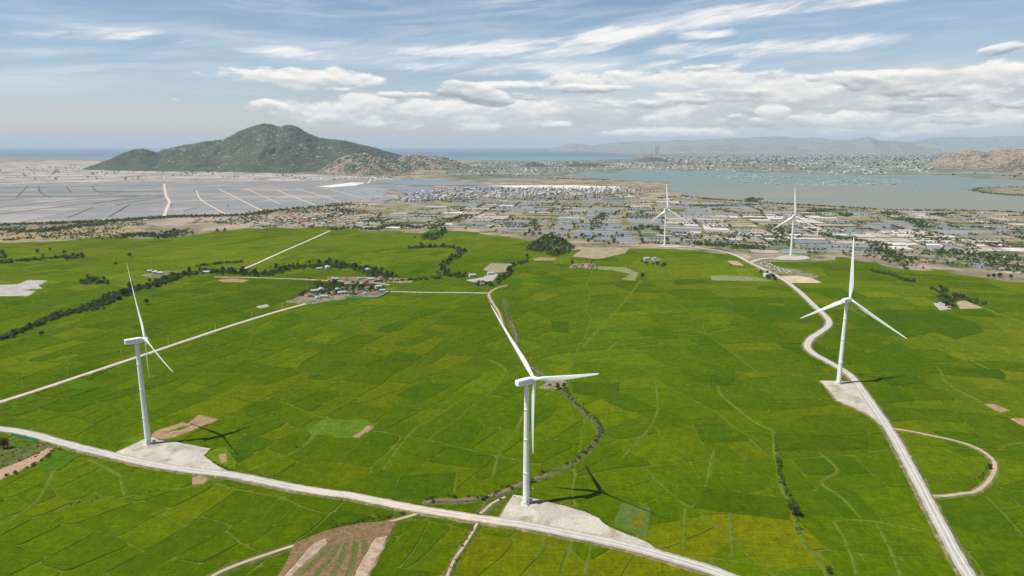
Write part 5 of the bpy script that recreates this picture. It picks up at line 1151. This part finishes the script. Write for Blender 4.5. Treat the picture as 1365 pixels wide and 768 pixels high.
# ------------------------------------------------------------------ houses
ROOF = {'grey tin': (0.34, 0.35, 0.36), 'red tiled': (0.34, 0.10, 0.06), 'pale blue': (0.29, 0.33, 0.35), 'white': (0.58, 0.57, 0.54), 'rusty brown': (0.24, 0.15, 0.10)}
WALL = {'grey tin': (0.52, 0.49, 0.44), 'red tiled': (0.66, 0.60, 0.48), 'pale blue': (0.60, 0.58, 0.54), 'white': (0.68, 0.66, 0.62), 'rusty brown': (0.40, 0.35, 0.28)}
M_wall = {k: plain('wall_'+k.replace(' ', '_'), v, .9, .1, 0, .2, .6) for k, v in WALL.items()}; M_roof = {k: plain('roof_'+k.replace(' ', '_'), v, .7, .2, 0, .3, .5) for k, v in ROOF.items()}
M_pane = plain('window_dark', (0.035, 0.04, 0.045), .2, .5); M_wood = plain('door_wood', (0.16, 0.09, 0.05), .7, .2)
def house_proto(k, w, d, h, rh, name='house'):
    t = empty(name, (0, 0, -500)); b = MB()
    b.rings([[(x*w/2, y*d/2, z) for x, y in ((-1, -1), (1, -1), (1, 1), (-1, 1))] for z in (-.4, h)]); b.add([(-w/2, -d/2, h), (-w/2, d/2, h), (-w/2, 0, h+rh-.12), (w/2, -d/2, h), (w/2, d/2, h), (w/2, 0, h+rh-.12)], [(0, 2, 1), (3, 4, 5)]); wl = b.build('wall', M_wall[k], t)
    b = MB(); e = .5; z0 = h-rh*e/(d/2)
    for s in (-1, 1):
        A = [(-w/2-e, s*(d/2+e), z0), (w/2+e, s*(d/2+e), z0), (w/2+e, 0, h+rh), (-w/2-e, 0, h+rh)]; B = [(x, y, z+.14) for x, y, z in A]
        b.add(A+B, [(0, 1, 2, 3), (7, 6, 5, 4), (0, 4, 5, 1), (1, 5, 6, 2), (3, 7, 4, 0), (2, 6, 7, 3)])
    b.build('roof', M_roof[k], t)
    b = MB(); b.box(.3, -d/2-.02, 1.05, 1.0, .08, 2.1); b.build('door', M_wood, t)
    for x, y in ((-w*.3, -d/2), (w*.32, -d/2), (-w*.25, d/2), (w*.25, d/2)):
        b = MB(); b.box(x, y*1.004, 1.7, 1.3, .1, 1.1); f = b.build('window', M_pane, t)
        b = MB(); b.box(x, y*1.008, 1.1, 1.5, .16, .1); b.build('sill', M_wall[k], f)
    return t
HP = {k: house_proto(k, *{'grey tin': (11, 7, 3.0, 1.5), 'red tiled': (10, 7.5, 3.3, 2.2), 'pale blue': (12, 7, 3.2, 1.4), 'white': (9, 7, 3.6, .9), 'rusty brown': (7.5, 5.5, 2.6, 1.6)}[k]) for k in ROOF}
used = {}
def hamlet(pts, where, z=1.05, keys=('grey tin', 'grey tin', 'red tiled', 'pale blue', 'white', 'rusty brown'), sc=(.8, 1.15), ang=None):
    for p in pts:
        k = rnd.choice(keys); a = (ang if ang is not None else .3)+rnd.choice((0, math.pi/2))+rnd.gauss(0, .12); s = rnd.uniform(*sc)
        o = HP[k] if k not in used else dup(HP[k], (0, 0, 0), 0)
        used[k] = 1; x, y = G(*p); o.location = (x, y, z); o.rotation_euler = (0, 0, a); o.scale = (s, s, s)
        tag(o, 'house with %s roof %s' % (k, where), 'house', 'houses with %s roofs %s' % (k, where))
def scat(poly, n): return [c4_ for c4_ in _scat(poly, n)]
def _scat(poly, n):
    out = []
    for _ in range(5000):
        p = (rnd.uniform(min(q[0] for q in poly), max(q[0] for q in poly)), rnd.uniform(min(q[1] for q in poly), max(q[1] for q in poly)))
        if inpoly(p, poly) and all(abs(p[0]-o[0])/7+abs(p[1]-o[1])/2.2 > 1 for o in out): out.append(p)
        if len(out) == n: break
    return out
hamlet(crop([(1265, 172), (1240, 178), (1275, 200), (1250, 205), (1300, 185), (1220, 196), (1345, 185)], 0, 330), 'at the end of the straight sandy track')
hamlet(crop([(30, 172), (60, 150), (85, 165), (110, 182), (125, 150), (150, 165), (172, 188), (190, 160), (205, 175), (10, 190), (140, 187)], 440, 330), 'in the fenced hamlet yard', keys=('grey tin', 'grey tin', 'rusty brown', 'rusty brown', 'pale blue', 'red tiled'), sc=(.65, .95))
hamlet(crop([(20, 130), (60, 132), (115, 128), (150, 95), (160, 130), (200, 128)], 440, 330), 'in the row north of the fenced hamlet', keys=('grey tin', 'pale blue', 'red tiled'))
hamlet(crop([(1258, 88), (1290, 84)], 0, 330), 'inside the coconut grove', keys=('pale blue', 'white'))
hamlet(crop([(545, 110), (560, 116), (632, 108), (598, 150)], 440, 330), 'beside the netted plots', keys=('grey tin', 'rusty brown'))
hamlet(c2([(960, 668), (990, 664), (1015, 668), (1030, 670)]), 'at the farm in the central fields', keys=('rusty brown', 'red tiled'))
hamlet(c2([(1245, 640), (1275, 638)]), 'on the pale farm plot', keys=('grey tin',))
hamlet(crop([(355, 108), (345, 115)], 905, 330), 'where the pale spur leaves the road', keys=('white', 'grey tin'), sc=(.9, 1.1))
hamlet(c4([(610, 105), (630, 108), (590, 98), (815, 103)]), 'under the tree row left of the sandy track', keys=('white', 'grey tin'))
hamlet(crop([(860, 545)], 440, 330), 'on the creek behind the nearest rotor', keys=('rusty brown',), sc=(.6, .7), z=.9)
hamlet(crop([(1060, 240)], 905, 330), 'on the sandy yard at the right', keys=('rusty brown',), sc=(.8, .9))
hamlet(_scat(c1_([(0, 512), (120, 500), (320, 488), (440, 482), (440, 495), (200, 505), (20, 520)]), 12), 'in the village strip left of the salt pan dike', .5)
hamlet(_scat(c1_([(560, 482), (680, 480), (860, 478), (900, 490), (700, 500), (560, 495)]), 8), 'by the foot of the salt pan dike', .5, ('white', 'grey tin', 'red tiled'), (.9, 1.4))
hamlet(_scat(c1_([(960, 490), (1050, 470), (1200, 455), (1359, 430), (1359, 500), (1200, 512), (1040, 512)]), 55), 'in the tree filled village below the smoke', .5, ('grey tin', 'white', 'pale blue', 'grey tin', 'red tiled'), (.8, 1.25))
hamlet(_scat(c2([(-10, 430), (90, 425), (220, 470), (160, 500), (0, 500)]), 24), 'right of the smoke', .5, ('grey tin', 'white', 'pale blue'), (.8, 1.2))
hamlet(_scat(c3([(0, 390), (60, 350), (110, 380), (40, 400)]), 8), 'by the bay shore left of the ponds', .7, ('white', 'red tiled', 'grey tin'))
hamlet(c3([(1175, 455), (1190, 462), (1215, 435), (1290, 450), (1330, 462), (1010, 480), (880, 505), (690, 500), (610, 520), (235, 470), (330, 515), (120, 560), (1060, 560), (930, 560)]), 'alone among the fish ponds', .7, ('grey tin', 'red tiled', 'pale blue'))
# the white town: one mesh per house, too small to show parts
def block_mesh(w, d, h, wall, roof, floors=2, name='house'):
    b = MB(); b.box(0, 0, h/2-.3, w, d, h+.6, 0); b.box(0, 0, h+.15, w*1.03, d*1.03, .3, 1); b.box(w*.2, d*.1, h+1.1, w*.3, d*.35, 1.6, 0)
    for f in range(floors):
        z = (f+.55)*h/floors
        for i in range(3):
            for s in (-1, 1): b.box((-1+i)*w*.3, s*d*.502, z, w*.15, .08, h/floors*.4, 2); b.box(s*w*.502, (-1+i)*d*.3, z, .08, d*.15, h/floors*.4, 2)
    return keep_mesh(b.build(name, [wall, roof, M_pane]))
TOWN = {'white': block_mesh(9, 11, 6.5, M_wall['white'], M_roof['white']), 'grey': block_mesh(10, 9, 4.2, M_wall['grey tin'], M_roof['grey tin'], 1), 'red roofed': block_mesh(9, 10, 5, M_wall['red tiled'], M_roof['red tiled'], 1), 'blue roofed': block_mesh(10, 10, 4.5, M_wall['pale blue'], M_roof['pale blue'], 1)}
TP = [(508, 269), (545, 259), (580, 252), (650, 248.5), (740, 248), (830, 250), (850, 255), (790, 259.5), (700, 261), (600, 266), (545, 270)]
P = GP(TP); town_pts = []
while len(town_pts) < 1350:
    p = (rnd.uniform(min(q[0] for q in P), max(q[0] for q in P)), rnd.uniform(min(q[1] for q in P), max(q[1] for q in P)))
    if inpoly(p, P): town_pts.append(p)
town_pts.sort(key=lambda p: p[1])
ind = 0
for p in town_pts[:130]:
    k = rnd.choice(('white', 'white', 'white', 'grey', 'grey', 'red roofed', 'blue roofed')); o = bpy.data.objects.new('house', TOWN[k]); COL.objects.link(o); o.location = (*p, .8); o.rotation_euler = (0, 0, .35+rnd.choice((0, 1.57))+rnd.gauss(0, .1)); s = rnd.uniform(.8, 1.35); o.scale = (s, s, s)
    tag(o, 'small %s house on the near side of the white town' % k, 'house', '%s houses on the near side of the white town' % k)
def mass(name, items, label, cat, seed=1):
    """many far blocks as one object; items (x, y, w, d, h, colour, angle)"""
    b = MB()
    for x, y, w, d, h, c, a in items:
        b.box(x, y, h/2, w, d, h, 0, c, a)
        b.box(x, y, h+.2, w*.9, d*.9, .4, 0, tuple(q*.9 for q in c), a)
    return tag(b.build(name, attr_mat('far_paint', .9, .1, .02, .15), None, False, True), label, cat, kind='stuff')
PAINT = [(0.80, 0.78, 0.75)]*8+[(0.50, 0.48, 0.45)]*3+[(0.40, 0.38, 0.36)]*2+[(0.34, 0.15, 0.10), (0.30, 0.38, 0.46), (0.58, 0.50, 0.38)]
def shadep(c, f): return tuple(q*f for q in c)
mass('town_houses', [(p[0], p[1], rnd.uniform(7, 15), rnd.uniform(7, 14), rnd.uniform(4, 8), shadep(rnd.choice(PAINT), rnd.choice((.5, .7, .85, .95))), .35+rnd.gauss(0, .15)) for p in town_pts[130:1050]], 'packed pale houses filling the rest of the white town', 'houses')
# ------------------------------------------------------------------ the city across the bay
def scatter_w(poly, n, clump, scale=700):
    P = GP(poly); xs = [p[0] for p in P]; ys = [p[1] for p in P]; out = []
    while len(out) < n:
        p = (rnd.uniform(min(xs), max(xs)), rnd.uniform(min(ys), max(ys)))
        if inpoly(p, P) and float(pn(p[0]/scale, p[1]/scale+3))+rnd.gauss(0, .15) > clump: out.append(p)
    return out
CITY = [(870, 226), (862, 211), (905, 207), (1100, 206), (1250, 207), (1240, 230), (1164, 232.6), (1057, 230.8), (986, 228.6)]
SHORE = [(610, 228), (618, 222), (660, 216), (760, 216), (840, 213.5), (862, 217), (875, 225), (832, 225.4), (800, 228.6), (720, 233), (640, 234)]
cp = scatter_w(CITY, 2300, -.06); cs = scatter_w(SHORE, 620, -.12, 400); cw = scatter_w([(0, 228), (180, 227), (330, 232), (440, 238), (420, 241), (0, 240)], 60, .15, 300)+scatter_w([(384, 236), (440, 238), (490, 236.5), (560, 236), (560, 239), (400, 241)], 60, -.1)
cp.sort(key=lambda p: -p[1]*(1+.25*rnd.random())); tall = cp[:110]
mass('city_blocks', [(*p, rnd.uniform(10, 24), rnd.uniform(9, 18), rnd.choice((4, 5, 6, 7, 9)), rnd.choice(PAINT), rnd.uniform(-.3, .9)) for p in cp[110:]]+[(*p, rnd.uniform(9, 20), rnd.uniform(8, 16), rnd.uniform(4, 9), rnd.choice(PAINT), rnd.uniform(-.3, .9)) for p in cs+cw], 'low pale buildings of the far city and of the villages along the bay', 'buildings')
CB = {'white': block_mesh(24, 16, 24, M_wall['white'], M_roof['white'], 6, 'city_block'), 'cream': block_mesh(18, 18, 30, M_wall['red tiled'], M_roof['grey tin'], 7, 'city_block'), 'grey': block_mesh(30, 16, 20, M_wall['grey tin'], M_roof['grey tin'], 5, 'city_block')}
for p in tall:
    k = rnd.choice(('white', 'white', 'cream', 'grey')); o = bpy.data.objects.new('city_block', CB[k]); COL.objects.link(o); o.location = (*p, .6); o.rotation_euler = (0, 0, rnd.uniform(-.3, 1.2)); s = rnd.uniform(.6, 1.15); o.scale = (s, s, s*rnd.uniform(.6, 1.0))
    tag(o, '%s multistorey block rising out of the far city' % k, 'building', '%s multistorey blocks of the far city' % k)
def hotel():
    x, y, _ = at_depth(875, 210, 12200); t = empty('hotel_tower', (x, y, 0), -.1); tag(t, 'tall pale twin slab hotel tower standing far above the city roofs', 'tower')
    for sx in (-21, 21):
        b = MB(); b.box(sx, 0, 112, 36, 30, 226, 0)
        w = b.build('slab', M_wall['white'], t)
        b = MB()
        for f in range(40): b.box(sx, -15.1, 10+f*5.3, 31, .5, 1.4)
        g = b.build('window_bands', M_roof['grey tin'], w)
    b = MB(); b.box(0, 3, 108, 7, 20, 218); b.build('core', M_wall['grey tin'], t)
    b = MB(); b.box(0, -5, 7, 110, 60, 14, bev=1); b.build('podium', M_wall['grey tin'], t)
hotel()

# ------------------------------------------------------------------ boats and fish rafts in the bay
def boat_mesh():
    b = MB(); rs = []
    for x, w, z0, z1 in ((-6, 1.3, .3, 1.5), (-4, 1.9, -.2, 1.5), (0, 2.1, -.4, 1.6), (4, 1.5, -.2, 2.1), (6.6, .15, .9, 2.9)): rs.append([(x, -w, z1), (x, -w*.6, z0), (x, w*.6, z0), (x, w, z1)])
    b.rings(rs, 0); b.box(-2.6, 0, 2.5, 3.4, 2.4, 1.9, 1); b.box(-2.6, 0, 3.55, 4.0, 2.8, .2, 2); b.tube([(1.5, 0, 1.5), (1.5, 0, 6)], [.1, .06], 5, 1)
    return b
M_bb = plain('boat_blue', (0.10, 0.24, 0.42), .6, .3)
BM = keep_mesh(boat_mesh().build('fishing_boat', [M_bb, M_wall['white'], M_roof['white']])); BW = keep_mesh(boat_mesh().build('fishing_boat', [M_wall['white'], M_wall['white'], M_bb]))
b = MB()
for i in range(4):
    for j in range(3): b.box(-9+i*6, -6+j*6, .3, 5.6, .5, .5, 0); b.box(-11.8+i*6, -6+j*6, .3, .5, 5.6, .5, 0)
b.box(-6, 3, 1.6, 4.5, 4, 2.4, 1); b.box(-6, 3, 2.95, 5.2, 4.8, .3, 2)
RAFT = keep_mesh(b.build('fish_raft', [M_wall['grey tin'], M_wall['white'], M_roof['white']]))
bay_poly = GP(bay_top+bay_bot)
bp = [p for p in scatter_w(c3([(150, 285), (300, 285), (500, 296), (760, 300), (860, 312), (780, 332), (520, 330), (380, 325), (240, 308)]), 150, -.05, 500) if inpoly(p, bay_poly)]+[p for p in scatter_w(c3([(0, 285), (200, 288), (900, 305), (1100, 320), (860, 340), (400, 330), (60, 300)]), 70, -.4) if inpoly(p, bay_poly)]
for i, p in enumerate(bp):
    k = rnd.choice(('raft', 'raft', 'blue', 'white')); o = bpy.data.objects.new('fish_raft' if k == 'raft' else 'fishing_boat', {'raft': RAFT, 'blue': BM, 'white': BW}[k]); COL.objects.link(o); s = rnd.uniform(1.2, 2.0); o.location = (*p, .95); o.rotation_euler = (0, 0, rnd.uniform(0, 6.28)); o.scale = (s, s, s)
    if k == 'raft': tag(o, 'floating fish farm raft with a small pale hut out in the bay', 'raft', 'fish farm rafts in the bay')
    else: tag(o, '%s hulled fishing boat anchored out in the bay' % k, 'boat', '%s hulled fishing boats in the bay' % k)

# ------------------------------------------------------------------ poles, pylons, posts, fences, tombs, smoke
for i, (px, where) in enumerate(zip(c4([(8, 590), (90, 556), (270, 503), (480, 438), (665, 388), (850, 324), (993, 281), (1112, 243)]), range(8))):
    pass
pole_px = c4([(90, 560), (268, 508), (481, 442), (664, 392), (849, 330), (993, 284), (1112, 246)])
for i, p in enumerate(pole_px):
    t = empty('utility_pole', (*G(p[0], p[1]-1.5), 1.0), R(-35)); tag(t, 'slim grey utility pole beside the straight sandy track through the left fields', 'utility pole', 'utility poles beside the straight sandy track')
    b = MB(); b.tube([(0, 0, -.5), (0, 0, 8.0)], [.16, .10], 8); b.build('pole', M_conc, t)
    b = MB(); b.box(0, 0, 7.5, 2.0, .14, .14); c_ = b.build('crossarm', M_steel, t)
    for sx in (-.8, 0, .8):
        b = MB(); b.tube([(sx, 0, 7.55), (sx, 0, 7.9)], [.07, .04], 6); b.build('insulator', M_white, c_)
def pylon(px, hgt, label):
    t = empty('power_pylon', (*G(*px), .6), .5); tag(t, label, 'pylon')
    def w(z): return np.interp(z/hgt, [0, .6, 1], [4.2, 1.4, .7])
    b = MB(); L = np.linspace(0, hgt, 9)
    for sx in (-1, 1):
        for sy in (-1, 1): b.tube([(sx*w(z), sy*w(z), z) for z in L], [.16]*9, 5)
    b.build('legs', M_steel, t)['kind'] = 'stuff'
    b = MB()
    for i in range(8):
        z0, z1 = L[i], L[i+1]
        for s in (-1, 1):
            b.tube([(-w(z0), s*w(z0), z0), (w(z1), s*w(z1), z1)], [.1, .1], 4); b.tube([(s*w(z0), -w(z0), z0), (s*w(z1), w(z1), z1)], [.1, .1], 4)
    b.build('bracing', M_steel, t)['kind'] = 'stuff'
    for z in (.72, .84, .96):
        b = MB(); b.rings([[(x, -.3, hgt*z-.1), (x, .3, hgt*z-.1), (x, 0, hgt*z+q)] for x, q in ((-6, .1), (0, 1.2), (6, .1))]); b.build('crossarm', M_steel, t)
pylon((229.8, 288), 40, 'thin lattice power pylon just right of the wide salt pan dike'); pylon((305, 284.5), 32, 'thin lattice power pylon at the lower edge of the salt pans')
for q, lab in (((1216, 645), 'left verge of the lower right road'), ((1231, 647), 'right verge of the lower right road'), ((1199, 613), 'left verge above the curved path'), ((1214, 611), 'right verge above the curved path')):
    t = empty('marker_post', (*G(*q), .7)); tag(t, 'short white concrete post on the %s' % lab, 'post')
    b = MB(); b.rings([[(x*s, y*s, z) for x, y in ((-.22, -.22), (.22, -.22), (.22, .22), (-.22, .22))] for z, s in ((0, 1), (1.0, .9), (1.12, .6))]); b.build('post', M_white, t)
    b = MB(); b.box(0, 0, .82, .46, .46, .14); b.build('band', M_red, t)
def fence(pts, label, colr):
    P = smooth_line(GP(pts), 5); t = empty('net_fence', (*P[0], .9)); tag(t, label, 'fence'); o = np.array(P[0])
    m = plain('net_%d' % int(colr[0]*1000), colr, .8, .1, 0, .3, .3); V, Fc = [], []
    for i, p in enumerate(P):
        q = np.array(p)-o; V += [(*q, 0), (*q, 1.7)]
        if i: Fc.append((2*i-2, 2*i, 2*i+1, 2*i-1))
        if i % 3 == 0: b = MB(); b.tube([(*q, -.3), (*q, 2.0)], [.07, .06], 6); b.build('post', M_conc, t)
    n = mk('net', V, Fc, m, t); s = n.modifiers.new('thick', 'SOLIDIFY'); s.thickness = .05
fence(c5([(80, 198), (130, 200), (185, 201), (225, 182), (238, 172)]), 'teal net fence round the near side of the hamlet yard', (0.03, 0.22, 0.19))
fence(c7([(45, 214), (90, 226), (150, 240)]), 'green net fence beside the gravel road at the left edge', (0.03, 0.20, 0.10))
tomb_p = _scat(c6([(315, 62), (350, 60), (400, 84), (455, 100), (420, 106), (340, 82)]), 17)
b = MB(); b.box(0, 0, .4, 2.4, 4.2, .8, 0, bev=.1); b.box(0, 1.9, 1.3, 2.2, .4, 1.9, 0, bev=.08); b.box(0, -.2, .95, 1.2, 2.6, .35, 0, bev=.08)
for sx in (-1.9, 1.9): b.box(sx, 0, .35, .25, 5.4, .7, 1)
TB = keep_mesh(b.build('tomb', [M_white, M_roof['pale blue']]))
for p in tomb_p:
    o = bpy.data.objects.new('tomb', TB); COL.objects.link(o); o.location = (*G(*p), 1.05); o.rotation_euler = (0, 0, rnd.uniform(-.5, .5)); s = rnd.uniform(.5, .9); o.scale = (s, s, s); tag(o, 'whitewashed tomb in the graveyard beside the pale spur road', 'tomb', 'tombs in the graveyard')
def smoke():
    m = bpy.data.materials.new('smoke_air'); m.use_nodes = True; t = NT(m.node_tree); out = t.n('ShaderNodeOutputMaterial'); v = t.n('ShaderNodeVolumePrincipled'); t.l(v.outputs[0], out.inputs[1])
    g = t.n('ShaderNodeTexCoord').outputs['Object']; r2 = t.v('LENGTH', g) if False else None
    q = t.n('ShaderNodeVectorMath', operation='LENGTH'); t.l(g, q.inputs[0]); f = t.step(q.outputs['Value'], 1.0, .25)
    n = t.noise(t.v('MULTIPLY', g, (3.0, 2, 3)), 1.6, 4, .6); d = t.m('MULTIPLY', f, t.step(n, .42, .7)); t.l(t.m('MULTIPLY', d, .012), v.inputs['Density']); v.inputs['Color'].default_value = (.82, .88, .95, 1)
    b = MB(); rs = []
    for i in range(1, 12):
        a = math.pi*i/12; rs.append([(math.sin(a)*math.cos(2*math.pi*k/20), math.sin(a)*math.sin(2*math.pi*k/20), -math.cos(a)) for k in range(20)])
    b.rings(rs); o = b.build('smoke', m, None, True); x, y = G(490, 276); o.location = (x, y, 46); o.scale = (150, 110, 42); o.rotation_euler = (0, R(8), .2)
    tag(o, 'thin bluish smoke drifting from a fire beside the salt pans', 'smoke', kind='stuff')
smoke()
